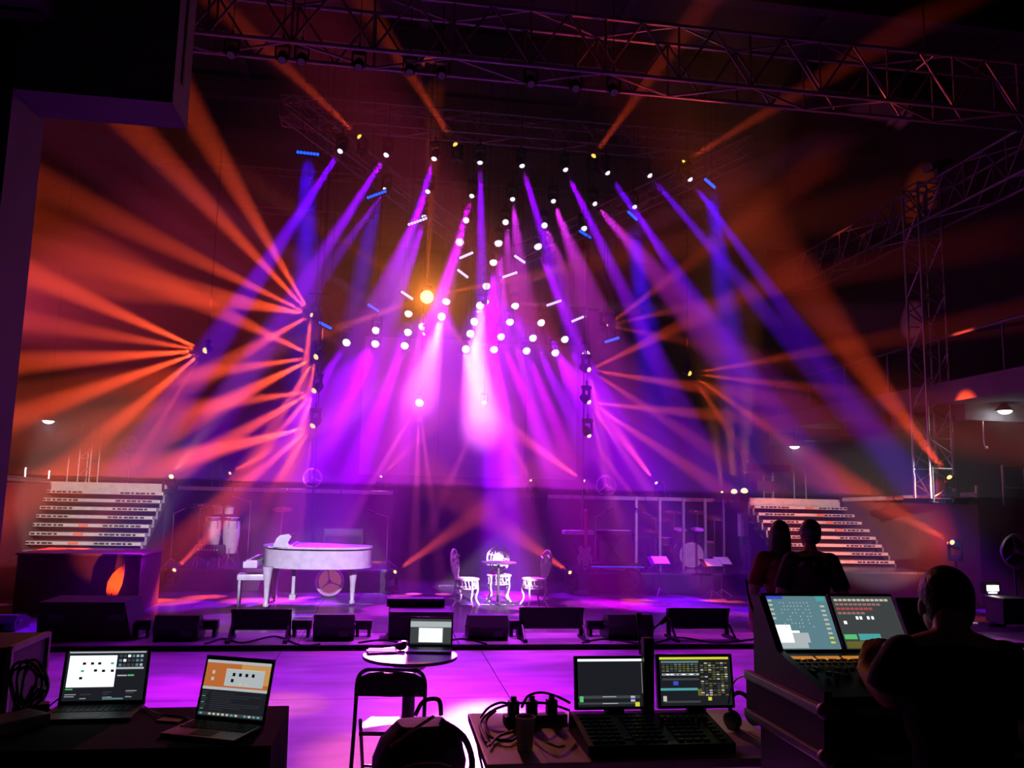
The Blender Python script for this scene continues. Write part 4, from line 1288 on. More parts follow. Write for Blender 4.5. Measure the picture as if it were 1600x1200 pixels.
# ---- monitors along the stage front
def wedge(px0, px1, py0, py1, label, Y=11.15):
    a_, b_ = P(px0, py1, Y), P(px1, py1, Y)
    hgt = P((px0 + px1) / 2, py0, Y).z - DECK
    W = b_.x - a_.x
    t = thing('floor_monitor', label, 'loudspeaker', ((a_.x + b_.x) / 2, Y, DECK), 0, 'floor monitors along the stage front')
    MB().prism([(-0.0, 0.0), (-0.06, hgt * 0.55), (0.02, hgt), (0.16, hgt), (0.46, 0.12), (0.44, 0.0)], 'x', -W / 2, W / 2).build('cabinet', BLACK, t)
    M = Matrix.Rotation(math.atan2(0.30, hgt - 0.12), 3, 'X')
    MB().box((0, 0.325, (hgt + 0.12) / 2 + 0.01), (W * 0.9, 0.012, (hgt - 0.1) * 1.15), M).build('grille', GRILLE, t)
    for s in (-1, 1):
        MB().box((s * (W / 2 + 0.005), 0.12, hgt * 0.55), (0.014, 0.12, 0.03)).build('side_handle', DKGREY, t)
    MB().box((W * 0.25, -0.045, hgt * 0.3), (0.12, 0.02, 0.08)).build('socket_plate', DKGREY, t)
    return t


wedge(238, 308, 962, 1012, 'small floor monitor right of the large dark side fill')
wedge(488, 552, 961, 1012, 'floor monitor in front of the piano right leg')
wedge(731, 793, 962, 1012, 'floor monitor right of the centre loudspeaker')
wedge(950, 1020, 961, 1012, 'floor monitor behind the gooseneck lamps')
wedge(-14, 22, 962, 1004, 'blue-lit floor monitor at the far left edge', 11.9)


def prompter(px0, px1, py0, py1, label, lean, Y=11.2):
    a_, b_ = P(px0, py1, Y), P(px1, py1, Y)
    top = P((px0 + px1) / 2, py0, Y).z - DECK
    W = b_.x - a_.x
    t = thing('prompter_screen', label, 'prompter', ((a_.x + b_.x) / 2, Y, DECK), 0, 'prompter screens along the stage front')
    M = Matrix.Rotation(R(28), 3, 'X')
    zc = top * 0.62
    MB().prism([(-W / 2 + lean, top * 0.34), (-W / 2, top), (W / 2, top), (W / 2 - lean, top * 0.34)] if lean >= 0 else
               [(-W / 2, top * 0.34), (-W / 2 - lean, top), (W / 2, top), (W / 2 + lean, top * 0.34)], 'y', -0.05, 0.05, M=Matrix.Rotation(R(-14), 3, 'X')).build('panel_housing', BLACK, t)
    MB().box((0, 0.10, zc), (W * 0.8, 0.012, top * 0.5), Matrix.Rotation(R(-14), 3, 'X')).build('display', DKGREY, t)
    for x in (-W / 2 + 0.03, W / 2 - 0.03):
        MB().box((x, 0.12, top * 0.46), (0.05, 0.05, top * 0.92)).build('frame_post', BLACK, t)
        MB().cyl((x, -0.22, 0.01), (x, 0.02, top * 0.45), 0.018, n=6).build('prop_leg', BLACK, t)
        MB().box((x, -0.02, 0.02), (0.05, 0.5, 0.04)).build('frame_foot', BLACK, t)
    return t


prompter(356, 452, 953, 1012, 'tilted prompter screen on a frame left of the piano legs', 0.05)
prompter(812, 914, 950, 1012, 'tilted prompter screen on a frame right of stage centre', 0.07)
prompter(1046, 1144, 951, 1012, 'tilted prompter screen on a frame nearest the couple', 0.09)
# large dark side fill at the left and the centre loudspeaker
a_, b_ = P(54, 1012, 11.2), P(205, 1012, 11.2)
ht = P(120, 941, 11.2).z - DECK
t = thing('side_fill_speaker', 'large dark side fill loudspeaker at the left stage edge', 'loudspeaker', ((a_.x + b_.x) / 2, 11.5, DECK))
MB().prism([(-(b_.x - a_.x) / 2, 0), (-(b_.x - a_.x) / 2, ht), ((b_.x - a_.x) / 2 - 0.12, ht), ((b_.x - a_.x) / 2, 0)], 'y', -0.3, 0.4).build('cabinet', mat('worn_black_paint', (0.03, 0.018, 0.018), 0.8), t)
MB().box((0, 0.41, ht / 2), ((b_.x - a_.x) * 0.8, 0.02, ht * 0.8)).build('grille', GRILLE, t)
for s in (-1, 1):
    MB().box((s * 0.35, -0.305, ht * 0.6), (0.2, 0.012, 0.07)).build('handle', DKGREY, t)
a_, b_ = P(606, 1012, 11.2), P(707, 1012, 11.2)
h1_ = P(650, 956, 11.2).z - DECK
t = thing('centre_loudspeaker', 'boxy centre loudspeaker behind the round table laptop', 'loudspeaker', ((a_.x + b_.x) / 2, 11.5, DECK))
MB().box((0, 0, h1_ / 2), (b_.x - a_.x, 0.6, h1_), bev=0.015).build('cabinet', BLACK, t)
MB().box((0, 0.305, h1_ / 2), ((b_.x - a_.x) * 0.9, 0.012, h1_ * 0.88)).build('grille', GRILLE, t)
t2 = tag(MB((t.location.x, 11.6, DECK + h1_)).box((t.location.x - 0.06, 11.75, DECK + h1_ + 0.06), (0.78, 0.22, 0.11), bev=0.012).box((t.location.x - 0.06, 11.86, DECK + h1_ + 0.06), (0.70, 0.012, 0.08)).build('small_speaker_bar', BLACK), 'low black speaker bar lying on the centre loudspeaker', 'loudspeaker')
# low footlights between the monitors
for (p0, p1, lb) in ((455, 486, 'short black footlight left of the piano floor monitor'), (554, 580, 'short black footlight right of the piano floor monitor'), (212, 236, 'short black footlight beside the large side fill'), (310, 340, 'short black footlight with a red lamp dot'),
                     (916, 948, 'short black footlight before the gooseneck floor monitor'), (795, 812, 'short black footlight left of the middle prompter')):
    a_, b_ = P(p0, 1000, 11.5), P(p1, 1000, 11.5)
    t = thing('footlight', lb, 'footlight', ((a_.x + b_.x) / 2, 11.5, DECK), 0, 'footlights along the stage front')
    W = b_.x - a_.x
    MB().box((0, 0, 0.15), (W, 0.14, 0.12), bev=0.015).build('housing', BLACK, t)
    for s in (-1, 1):
        MB().box((s * W * 0.35, 0, 0.05), (0.04, 0.18, 0.10)).build('foot', BLACK, t)
    MB().box((0, -0.075, 0.12), (W * 0.7, 0.012, 0.03)).build('status_strip', DKGREY, t)
# cables lying along the stage front
for i, (pts, lb) in enumerate(((((320, 1006), (350, 998), (380, 1004), (430, 994), (470, 1008), (500, 1006)), 'black cable loops on the deck left of the piano monitor'),
                               (((560, 1004), (600, 1000), (660, 1008), (720, 998), (760, 1006)), 'black cable along the stage edge at the centre'),
                               (((910, 1004), (950, 998), (1010, 1006), (1060, 996), (1120, 1004), (1180, 998)), 'black cable along the stage edge at the right'))):
    p3 = [PZ(x, y, DECK + 0.012) for x, y in pts]
    tag(MB(p3[0]).path(catmull(p3, 6), 0.011, 6).build('stage_cable', CABLE), lb, 'cable')

# ================================================================== FRONT OF HOUSE
def scr_col(i):
    cols = {'black': ((0.004, 0.004, 0.006), 1.0), 'dark': ((0.012, 0.013, 0.018), 1.0), 'grey': ((0.05, 0.055, 0.056), 1.0), 'light': ((0.42, 0.46, 0.48), 1.0), 'white': ((0.85, 0.95, 0.95), 1.3),
            'orange': ((0.85, 0.24, 0.06), 0.55), 'amber': ((0.9, 0.45, 0.15), 0.6), 'green': ((0.12, 0.65, 0.22), 0.8), 'teal': ((0.10, 0.50, 0.50), 0.7), 'yellow': ((0.75, 0.72, 0.05), 0.9),
            'blue': ((0.06, 0.10, 0.75), 0.8), 'red': ((0.60, 0.10, 0.10), 0.7), 'cream': ((0.65, 0.63, 0.50), 0.8), 'olive': ((0.16, 0.15, 0.03), 0.8), 'cyan': ((0.12, 0.24, 0.28), 0.9), 'pinkish': ((0.5, 0.25, 0.25), 0.6)}
    c_, s_ = cols[i]
    return emit('screen_' + i, c_, s_, sample=(i == 'white'))


def screen_ui(origin, right, up, nrm, W, H, rects, parent, name='display'):
    """the picture on a screen: rects (u0, v0, u1, v1, colour) in fractions, v upward, drawn in layers"""
    names = []
    mb = MB()
    for k, (u0, v0, u1, v1, c_) in enumerate(rects):
        if c_ not in names:
            names.append(c_)
        mb.mi = names.index(c_)
        off = nrm * (0.0012 + 0.00022 * min(k, 12))
        q = [origin + right * (u * W) + up * (v * H) + off for u, v in ((u0, v0), (u1, v0), (u1, v1), (u0, v1))]
        mb.quad(*q)
    return mb.build(name, [scr_col(n) for n in names], parent)


def laptop(loc, rotz, W, Dp, H, lean, label, rects, shell, keyglow=False):
    t = thing('laptop', label, 'laptop', loc, rotz)
    MB().box((0, -Dp / 2, 0.009), (W, Dp, 0.016), bev=0.005).build('base', shell, t)
    kb = MB()
    for r_ in range(5):
        for k in range(13):
            kb.box((-W * 0.42 + k * W * 0.07, -0.04 - r_ * Dp * 0.085, 0.0185), (W * 0.058, Dp * 0.066, 0.003))
    kb.build('keyboard', BLACK, t)
    MB().box((0, -Dp * 0.77, 0.0175), (W * 0.3, Dp * 0.3, 0.0012)).build('trackpad', DKGREY, t)
    up = Vector((0, math.sin(R(lean)), math.cos(R(lean))))
    nr = Vector((0, -math.cos(R(lean)), math.sin(R(lean))))
    M = Matrix.Rotation(R(-lean), 3, 'X')
    lid = MB().box(up * (H / 2) + Vector((0, 0, 0.014)) - nr * 0.004, (W, 0.008, H), M, bev=0.0035).build('lid', shell, t)
    bz = MB().box(up * (H / 2) + Vector((0, 0, 0.014)) + nr * 0.0004, (W * 0.985, 0.0012, H * 0.97), M).build('bezel', BLACK, lid)
    w_, h_ = W * 0.93, H * 0.86
    o_ = Vector((-w_ / 2, 0, 0.014)) + up * (H * 0.07)
    screen_ui(o_, Vector((1, 0, 0)), up, nr, w_, h_, [(0, 0, 1, 1, 'dark')] + rects, lid)
    bar('hinge', (-W * 0.35, 0, 0.014), (W * 0.35, 0, 0.014), 0.007, DKGREY, t)
    return t


rnd = random.Random(3)
ui1 = [(0.03, 0.27, 0.62, 0.90, 'white'), (0.02, 0.95, 0.98, 0.98, 'light'), (0.62, 0.62, 0.97, 0.66, 'light'), (0.03, 0.255, 0.6, 0.27, 'grey')]
for (u, v) in ((0.22, 0.74), (0.32, 0.74), (0.41, 0.74), (0.37, 0.60), (0.47, 0.59), (0.58, 0.59), (0.20, 0.45)):
    ui1.append((u - 0.02, v - 0.025, u + 0.02, v + 0.025, 'black'))
for (u, v) in ((0.57, 0.74), (0.21, 0.59)):
    ui1.append((u - 0.02, v - 0.02, u + 0.02, v + 0.02, 'teal'))
for r_ in range(3):
    for k in range(6):
        ui1.append((0.65 + k * 0.053, 0.86 - r_ * 0.09, 0.685 + k * 0.053, 0.91 - r_ * 0.09, rnd.choice(['light', 'grey', 'white', 'cyan'])))
ui1 += [(0.78, 0.48, 0.86, 0.51, 'green'), (0.65, 0.48, 0.77, 0.505, 'light'), (0.03, 0.22, 0.12, 0.24, 'green'), (0.5, 0.02, 0.76, 0.05, 'cyan')]
for k in range(16):
    u, v = rnd.choice([0.03, 0.22, 0.5, 0.78]), 0.04 + 0.02 * rnd.randrange(8)
    ui1.append((u, v, u + rnd.uniform(0.05, 0.14), v + 0.012, rnd.choice(['light', 'grey'])))
ui2 = [(0, 0.52, 1, 0.95, 'orange'), (0.55, 0.6, 1, 0.95, 'amber'), (0, 0.95, 1, 1, 'light'), (0.32, 0.55, 0.92, 0.84, 'light'), (0.32, 0.84, 0.92, 0.86, 'cream'), (0, 0.02, 1, 0.07, 'grey'), (0, 0.47, 1, 0.52, 'light')]
for (u, v) in ((0.45, 0.76), (0.55, 0.76), (0.65, 0.76), (0.75, 0.76), (0.44, 0.65)):
    ui2.append((u - 0.022, v - 0.03, u + 0.022, v + 0.03, 'black'))
for (u, v) in ((0.13, 0.78), (0.13, 0.66), (0.57, 0.60), (0.66, 0.60)):
    ui2.append((u - 0.02, v - 0.03, u + 0.02, v + 0.03, 'cream'))
for k in range(9):
    ui2.append((0.02, 0.12 + k * 0.037, 0.02 + 0.05 + 0.02 * (k % 3), 0.13 + k * 0.037, 'green' if k % 3 == 0 else 'grey'))
    ui2.append((0.16, 0.12 + k * 0.037, rnd.uniform(0.3, 0.95), 0.125 + k * 0.037, 'grey'))
for k in range(14):
    ui2.append((0.03 + k * 0.068, 0.025, 0.07 + k * 0.068, 0.06, rnd.choice(['light', 'grey', 'teal', 'cream'])))
ui3 = [(0.0, 0.0, 1, 1, 'grey'), (0, 0.68, 1, 0.9, 'light'), (0, 0.9, 1, 1, 'grey'), (0.2, 0.1, 0.8, 0.66, 'light'), (0.22, 0.1, 0.78, 0.64, 'white'), (0.0, 0.0, 1, 0.06, 'dark')]
for k in range(8):
    ui3.append((0.27, 0.56 - k * 0.055, 0.27 + rnd.uniform(0.1, 0.3), 0.57 - k * 0.055, 'light'))

# left table with a black cloth
LT = 0.90
fl_, fr_ = PZ(-60, 1168, LT), PZ(424, 1164, LT)
bk_ = PZ(424, 1108, LT)
t = thing('cloth_covered_table', 'table under a black cloth carrying the two laptops at left', 'table', ((fl_.x + fr_.x) / 2, (fl_.y + bk_.y) / 2, 0))
tw, td = fr_.x - fl_.x, bk_.y - fl_.y + 0.12
MB().box((0, 0, LT - 0.018), (tw - 0.02, td - 0.02, 0.03)).build('table_top', PLY, t)
pts = []
nn = 60
for k in range(nn):
    u = k / nn * 4
    s_ = int(u)
    f_ = u - s_
    c_ = [(-tw / 2, -td / 2), (tw / 2, -td / 2), (tw / 2, td / 2), (-tw / 2, td / 2)]
    x = c_[s_][0] + (c_[(s_ + 1) % 4][0] - c_[s_][0]) * f_
    y = c_[s_][1] + (c_[(s_ + 1) % 4][1] - c_[s_][1]) * f_
    pts.append((x, y, 1 + 0.02 * math.sin(k * 2.1)))
cl = MB()
vs_ = [(x, y, LT) for x, y, w_ in pts] + [(x * w_ * 1.02, y * w_ * 1.03, 0.04) for x, y, w_ in pts]
cl.add(vs_, [list(range(nn))] + [[i, nn + i, nn + (i + 1) % nn, (i + 1) % nn] for i in range(nn)])
cl.build('cloth', MATTE, t)
for x in (-tw / 2 + 0.1, tw / 2 - 0.1):
    for y in (-td / 2 + 0.1, td / 2 - 0.1):
        bar('leg', (x, y, 0), (x, y, LT - 0.03), 0.02, STEEL, t, 8)
hl = PZ(158, 1106, LT)
laptop((hl.x, hl.y, LT), R(2), 0.385, 0.26, 0.262, 12, 'open dark laptop with a bright white window on its screen', ui1, DKGREY)
hr = PZ(357, 1134, LT)
laptop((hr.x, hr.y, LT), R(-22), 0.345, 0.24, 0.275, 14, 'open silver laptop with an orange desktop picture', ui2, SILVER)

# round table with the small laptop
RT = 0.80
c = PZ(641, 1022, RT)
t = thing('round_table', 'small round black table carrying a laptop behind the folding chair', 'table', (c.x, c.y, 0))
MB().lathe([(0.30, RT - 0.03), (0.335, RT - 0.025), (0.335, RT - 0.004), (0.02, RT)], 32).build('table_top', PLY, t)
MB().lathe([(0.10, RT - 0.10), (0.16, RT - 0.05), (0.17, RT - 0.03)], 16).build('mount', BLACK, t)
MB().lathe([(0.055, 0.05), (0.045, 0.4), (0.045, RT - 0.06)], 14).build('pedestal', BLACK, t, True)
MB().lathe([(0.26, 0.0), (0.26, 0.02), (0.07, 0.05), (0.05, 0.07)], 24).build('base', BLACK, t)
q = PZ(672, 1014, RT)
laptop((q.x, q.y, RT), R(-6), 0.325, 0.2, 0.215, 10, 'small open laptop showing a document on the round table', ui3, DKGREY)
q = PZ(590, 1019, RT)
tag(MB(q).box(q + Vector((0.03, 0, 0.006)), (0.21, 0.14, 0.009), Matrix.Rotation(R(8), 3, 'Z')).box(q + Vector((0.03, 0.01, 0.013)), (0.20, 0.14, 0.004), Matrix.Rotation(R(-5), 3, 'Z')).build('paper_pad', PAPER), 'pad of papers on the left of the round table', 'paper')
q = PZ(626, 1016, RT)
tag(MB(q).ball(q + Vector((0, 0, 0.03)), (0.045, 0.04, 0.03)).box(q + Vector((0.02, 0, 0.05)), (0.03, 0.05, 0.03)).build('phone_headset', BLACK), 'small black gadget beside the round table laptop', 'gadget')

# folding chair
c = D(612, 1045, 5.25)
t = thing('folding_chair', 'black metal folding chair with curved backrest facing the round table', 'chair', (c.x, c.y, 0), R(-6))
fm = mat('black_chair_steel', (0.02, 0.02, 0.022), 0.35, 0.5)
bw = 0.215
hz_ = c.z
for s in (-1, 1):
    MB().path(catmull([(s * bw, -0.16, 0.0), (s * bw, -0.04, 0.42), (s * bw, 0.0, 0.62), (s * (bw - 0.005), 0.0, hz_ - 0.07), (s * (bw - 0.05), 0.0, hz_ - 0.012), (s * 0.08, 0.0, hz_ - 0.005), (0, 0.0, hz_ - 0.005)], 6), 0.0125, 8).build('back_frame_tube', fm, t, True)
    MB().path([(s * (bw - 0.03), 0.36, 0.0), (s * (bw - 0.03), 0.02, 0.52)], 0.0115, 8).build('leg', fm, t)
bp2 = MB()
rows = []
for i in range(7):
    x = -bw + 0.012 + i * (2 * bw - 0.024) / 6
    e_ = abs(i - 3) / 3
    rows.append((x, 0.02 * (1 - e_ * e_), hz_ - 0.02 - 0.035 * e_ ** 4))
vs_ = []
for (x, y, zt_) in rows:
    zb_ = hz_ - 0.175 + 0.008 * abs(x) / bw
    vs_ += [(x, y + 0.01, zt_), (x, y + 0.01, zb_), (x, y - 0.002, zb_), (x, y - 0.002, zt_)]
fs_ = []
for i in range(6):
    a_ = i * 4
    for k in range(4):
        fs_.append([a_ + k, a_ + (k + 1) % 4, a_ + 4 + (k + 1) % 4, a_ + 4 + k])
bp2.add(vs_, fs_ + [[0, 1, 2, 3][::-1], [24, 25, 26, 27]])
bp2.build('backrest', fm, t)
MB().box((-0.02, -0.006, hz_ - 0.028), (0.055, 0.01, 0.008)).build('backrest_slot', mat('bare_edge', (0.5, 0.35, 0.25), 0.4), t)
MB().prism([(-0.19, 0.02), (0.19, 0.02), (0.20, 0.2), (0.16, 0.38), (-0.16, 0.38), (-0.20, 0.2)], 'z', 0.425, 0.45).build('seat', mat('dark_vinyl_seat', (0.035, 0.03, 0.035), 0.35), t)
bar('cross_bar', (-bw, -0.1, 0.18), (bw, -0.1, 0.18), 0.009, fm, t)
bar('cross_bar', (-bw + 0.03, 0.24, 0.18), (bw - 0.03, 0.24, 0.18), 0.009, fm, t)

# backpack on a road case, lower middle
c = D(652, 1165, 4.3)
zc_ = 0.42
tcase = thing('road_case', 'low black road case under the backpack', 'case', (c.x, c.y, 0))
MB().box((0, 0, zc_ / 2), (0.6, 0.45, zc_), bev=0.01).build('body', BLACK, tcase)
for s in (-1, 1):
    MB().box((s * 0.29, 0, zc_ - 0.01), (0.03, 0.46, 0.03)).build('edge_profile', ALUDIM, tcase)
t = thing('backpack', 'bulky black backpack slumped in front of the folding chair', 'backpack', (c.x, c.y, zc_), R(8))
top = D(665, 1128, 4.3).z - zc_
pf = MB()
secs = [(0.0, 0.20, 0.13), (0.06, 0.235, 0.16), (0.16, 0.235, 0.16), (0.26, 0.20, 0.14), (0.34, 0.13, 0.10), (top, 0.05, 0.04)]
n_ = 20
vs_ = []
for i, (z, rx, ry) in enumerate(secs):
    for k in range(n_):
        a_ = 2 * math.pi * k / n_
        ca, sa = math.cos(a_), math.sin(a_)
        e_ = 0.6
        vs_.append((rx * math.copysign(abs(ca) ** e_, ca) + 0.03 * i / 5 + 0.006 * math.sin(5 * a_ + i), ry * math.copysign(abs(sa) ** e_, sa), z))
fs_ = [[i * n_ + k, i * n_ + (k + 1) % n_, (i + 1) * n_ + (k + 1) % n_, (i + 1) * n_ + k] for i in range(len(secs) - 1) for k in range(n_)]
pf.add(vs_, fs_ + [list(range(n_))[::-1], [(len(secs) - 1) * n_ + k for k in range(n_)]])
bag = mat('black_nylon', (0.014, 0.013, 0.014), 0.6, scale=80, bump=0.3)
pf.build('body', bag, t, True)
pk = MB().ball((0.0, -0.15, 0.12), (0.16, 0.06, 0.11), 16, 10).build('front_pocket', bag, t, True)
MB().path(catmull([(-0.14, -0.185, 0.17), (-0.05, -0.21, 0.2), (0.06, -0.21, 0.2), (0.14, -0.185, 0.17)], 5), 0.006, 5).build('zip', mat('zip_edge_light', (0.35, 0.2, 0.12), 0.5), pk)
MB().path(catmull([(-0.16, -0.12, 0.26), (-0.05, -0.14, 0.34), (0.06, -0.1, 0.39)], 6), 0.009, 6).build('edge_light_piping', mat('zip_edge_light', (0.35, 0.2, 0.12), 0.5), t)  # tan on zip and piping stands in for orange light on the edges
MB().path(catmull([(-0.02, -0.02, 0.38), (0.02, -0.03, 0.45), (0.10, -0.02, 0.45), (0.12, 0.0, 0.37)], 5), 0.012, 6).build('carry_loop', bag, t)
MB().path(catmull([(0.1, -0.08, 0.36), (0.22, -0.1, 0.28), (0.27, -0.1, 0.14), (0.22, -0.1, 0.02)], 5), 0.018, 6).build('shoulder_strap', bag, t)

# ---- lighting desk on a white folding table
TT = 0.75
f0, f1 = PZ(760, 1192, TT), PZ(1232, 1168, TT)
b1_ = PZ(1000, 1112, TT)
t = thing('folding_table', 'pale folding table under the lighting desk', 'table', ((f0.x + f1.x) / 2, (f0.y + b1_.y) / 2, 0))
tw, td = f1.x - f0.x, b1_.y - min(f0.y, f1.y) + 0.05
MB().box((0, 0, TT - 0.02), (tw, td, 0.04), bev=0.008).build('table_top', TABLETOP, t)
for x in (-tw / 2 + 0.12, tw / 2 - 0.12):
    for y in (-td / 2 + 0.08, td / 2 - 0.08):
        bar('leg', (x, y, 0), (x, y, TT - 0.04), 0.015, STEEL, t, 8)
    bar('leg_brace', (x, -td / 2 + 0.08, 0.2), (x, td / 2 - 0.08, 0.2), 0.010, STEEL, t)
    bar('diagonal_stay', (x * 0.55, 0, TT - 0.04), (x, 0, 0.35), 0.009, STEEL, t)
tabY0 = t.location.y - td / 2
tabY1 = t.location.y + td / 2

l0, l1 = PZ(922, 1176, TT + 0.03), PZ(1150, 1168, TT + 0.03)
yb = PZ(1010, 1116, TT + 0.1).y
t = thing('lighting_console', 'black lighting desk with two wide touch screens', 'lighting desk', ((l0.x + l1.x) / 2, l0.y + 0.03, TT))
cw = l1.x - l0.x
cd = max(0.42, yb - l0.y)
MB().prism([(0, 0), (0, 0.05), (cd * 0.85, 0.10), (cd, 0.10), (cd, 0)], 'x', -cw / 2, cw / 2).build('body', BLACK, t)
kk = MB()
for r_ in range(7):
    for k in range(16):
        if (k % 5) != 4:
            y = 0.04 + r_ * cd * 0.105
            kk.box((-cw * 0.44 + k * cw * 0.058, y, 0.052 + 0.05 * y / (cd * 0.85)), (cw * 0.045, cd * 0.07, 0.012))
kk.build('key_block', DKGREY, t)
fd = MB()
for k in range(8):
    fd.box((cw * 0.1 + k * cw * 0.045, cd * 0.55, 0.10), (0.012, 0.03, 0.03))
fd.build('fader_caps', BLACK, t)
MB().box((-cw * 0.18, 0.07, 0.062), (cw * 0.2, 0.02, 0.004)).build('name_strip', GREY, t)
loc = t.location
def desk_screen(px0, px1, py0, py1, dep, rects):
    a_, b_, c_ = D(px0, py1, dep), D(px1, py1, dep), D(px0, py0, dep + 0.03)
    W, H = b_.x - a_.x, c_.z - a_.z
    cx = (a_.x + b_.x) / 2 - loc.x
    y_ = cd * 0.9
    z0 = 0.13
    lean = R(9)
    up = Vector((0, math.sin(lean), math.cos(lean)))
    nr = Vector((0, -math.cos(lean), math.sin(lean)))
    o = MB().box(Vector((cx, y_, z0)) + up * H / 2 - nr * 0.018, (W + 0.03, 0.034, H + 0.03), Matrix.Rotation(-lean, 3, 'X'), bev=0.006).build('touch_screen', BLACK, t)
    MB().box(Vector((cx, y_ + 0.02, z0 - 0.03)), (0.1, 0.03, 0.1)).build('screen_hinge', BLACK, o)
    screen_ui(Vector((cx - W / 2, y_, z0)), Vector((1, 0, 0)), up, nr, W, H, rects, o)


uiA = [(0, 0, 1, 1, 'dark'), (0.0, 0.95, 1.0, 1.0, 'white'), (0.0, 0.17, 0.85, 0.23, 'grey'), (0.0, 0.05, 0.8, 0.09, 'grey'), (0.02, 0.10, 0.07, 0.22, 'green'), (0.72, 0.10, 0.78, 0.22, 'cream'), (0.72, 0.14, 0.78, 0.18, 'blue'), (0.78, 0.0, 0.84, 0.09, 'yellow'), (0.33, 0.2, 0.52, 0.215, 'light'), (0.33, 0.06, 0.54, 0.075, 'light')]
for k in range(18):
    uiA.append((0.88, 0.28 + k * 0.036, 0.94, 0.30 + k * 0.036, 'cream'))
uiB = [(0, 0, 1, 1, 'dark'), (0, 0.95, 0.98, 1.0, 'yellow'), (0.02, 0.88, 0.55, 0.92, 'cyan'), (0.03, 0.62, 0.55, 0.66, 'light'), (0.03, 0.52, 0.55, 0.56, 'grey'), (0.0, 0.31, 0.52, 0.36, 'teal'), (0.05, 0.06, 0.55, 0.10, 'grey'), (0.66, 0.10, 0.71, 0.17, 'yellow'), (0.03, 0.09, 0.08, 0.2, 'cream'), (0.52, 0.2, 0.58, 0.34, 'olive'), (0.18, 0.42, 0.25, 0.50, 'blue')]
for r_ in range(15):
    for k in range(7):
        if rnd.random() < 0.8:
            uiB.append((0.57 + k * 0.057, 0.20 + r_ * 0.047, 0.57 + k * 0.057 + 0.042, 0.225 + r_ * 0.047, rnd.choice(['olive', 'grey', 'cream', 'olive'])))
for r_ in range(4):
    for k in range(9):
        uiB.append((0.03 + k * 0.058, 0.70 + r_ * 0.045, 0.07 + k * 0.058, 0.725 + r_ * 0.045, rnd.choice(['olive', 'grey', 'olive', 'cyan'])))
for k in range(9):
    uiB.append((0.04 + k * 0.055, 0.63, 0.07 + k * 0.055, 0.65, 'white' if k in (1, 2, 5, 7) else 'dark'))
desk_screen(887, 1000, 1040, 1110, 4.45, uiA)
desk_screen(1016, 1130, 1038, 1110, 4.45, uiB)
pc_ = D(1003, 1040, 4.4)
MB(loc).box((pc_.x, loc.y + cd * 0.93, TT + 0.26), (0.055, 0.06, 0.42), bev=0.008).build('centre_post', BLACK, t)
for (pts_, lb) in (([(1000, 1022), (999, 1000), (998, 980), (998, 968)], 'upright'), ([(1004, 1022), (1010, 1000), (1022, 982), (1036, 971)], 'bent')):
    p3 = [D(x, y, 4.6) for x, y in pts_]
    gn = MB(loc).path(catmull(p3, 5), 0.005, 6).build('gooseneck_lamp', BLACK, t)
    dd = (p3[-1] - p3[-2]).normalized()
    MB(loc).cyl(p3[-1] - dd * 0.02, p3[-1] + dd * 0.035, 0.010, 0.016, 8).build('lamp_tip', BLACK, gn)
    if lb == 'bent':
        L = bpy.data.lights.new('lamp_light', 'SPOT'); L.energy = 1.6; L.color = (1.0, 0.75, 0.5); L.spot_size = R(110); L.spot_blend = 0.8; L.shadow_soft_size = 0.01
        lo = bpy.data.objects.new('lamp_light', L); COL.objects.link(lo); lo.parent = gn
        lo.location = p3[-1] + dd * 0.05 - loc
        lo.rotation_mode = 'QUATERNION'; lo.rotation_quaternion = Vector((0.3, -0.3, -0.7)).to_track_quat('-Z', 'Y')

# things on the folding table
def on_table(px, py, Z=TT):
    return PZ(px, py, Z)


c = on_table(820, 1172)
t = thing('paper_cup', 'pale paper cup on the front of the folding table', 'cup', (c.x, max(c.y, tabY0 + 0.07), TT))
MB().lathe([(0.036, 0.002), (0.047, 0.145), (0.049, 0.145), (0.049, 0.152), (0.044, 0.152), (0.034, 0.008), (0.002, 0.008)], 20).build('cup_wall', mat('paper_cup_white', (0.6, 0.57, 0.55), 0.7), t, True)
MB().lathe([(0.002, 0.0), (0.036, 0.0), (0.036, 0.004)], 20).build('cup_base', mat('paper_cup_white', (0.6, 0.57, 0.55), 0.7), t)
c = on_table(836, 1128)
t = thing('power_strip', 'power strip with bulky black plugs behind the paper cup', 'power strip', (c.x, min(c.y, tabY1 - 0.08), TT), R(6))
MB().box((0, 0, 0.02), (0.34, 0.07, 0.04), bev=0.008).build('strip', GREY, t)
for k, x in enumerate((-0.12, -0.02, 0.09)):
    MB().box((x, 0, 0.075), (0.055, 0.05, 0.075), bev=0.008).box((x, 0, 0.12), (0.025, 0.025, 0.03)).build('plug', BLACK, t)
c = on_table(868, 1163)
tag(MB((c.x, c.y, TT)).box((c.x, c.y, TT + 0.004), (0.045, 0.09, 0.006), Matrix.Rotation(R(28), 3, 'Z')).build('white_card', PAPER), 'small white card lying near the paper cup', 'card')
c = on_table(1128, 1138)
t = thing('computer_mouse', 'dark computer mouse right of the lighting desk', 'mouse', (c.x + 0.06, c.y, TT), R(-15))
MB().ball((0, 0, 0.004), (0.032, 0.056, 0.034), 14, 8).build('shell', BLACK, t, True)
MB().cyl((-0.005, 0.028, 0.031), (0.005, 0.028, 0.031), 0.011, n=10).build('scroll_wheel', GREY, t)
c = on_table(1160, 1140)
t = thing('headphones', 'black headphones resting on the right end of the folding table', 'headphones', (c.x + 0.02, c.y + 0.03, TT), R(25))
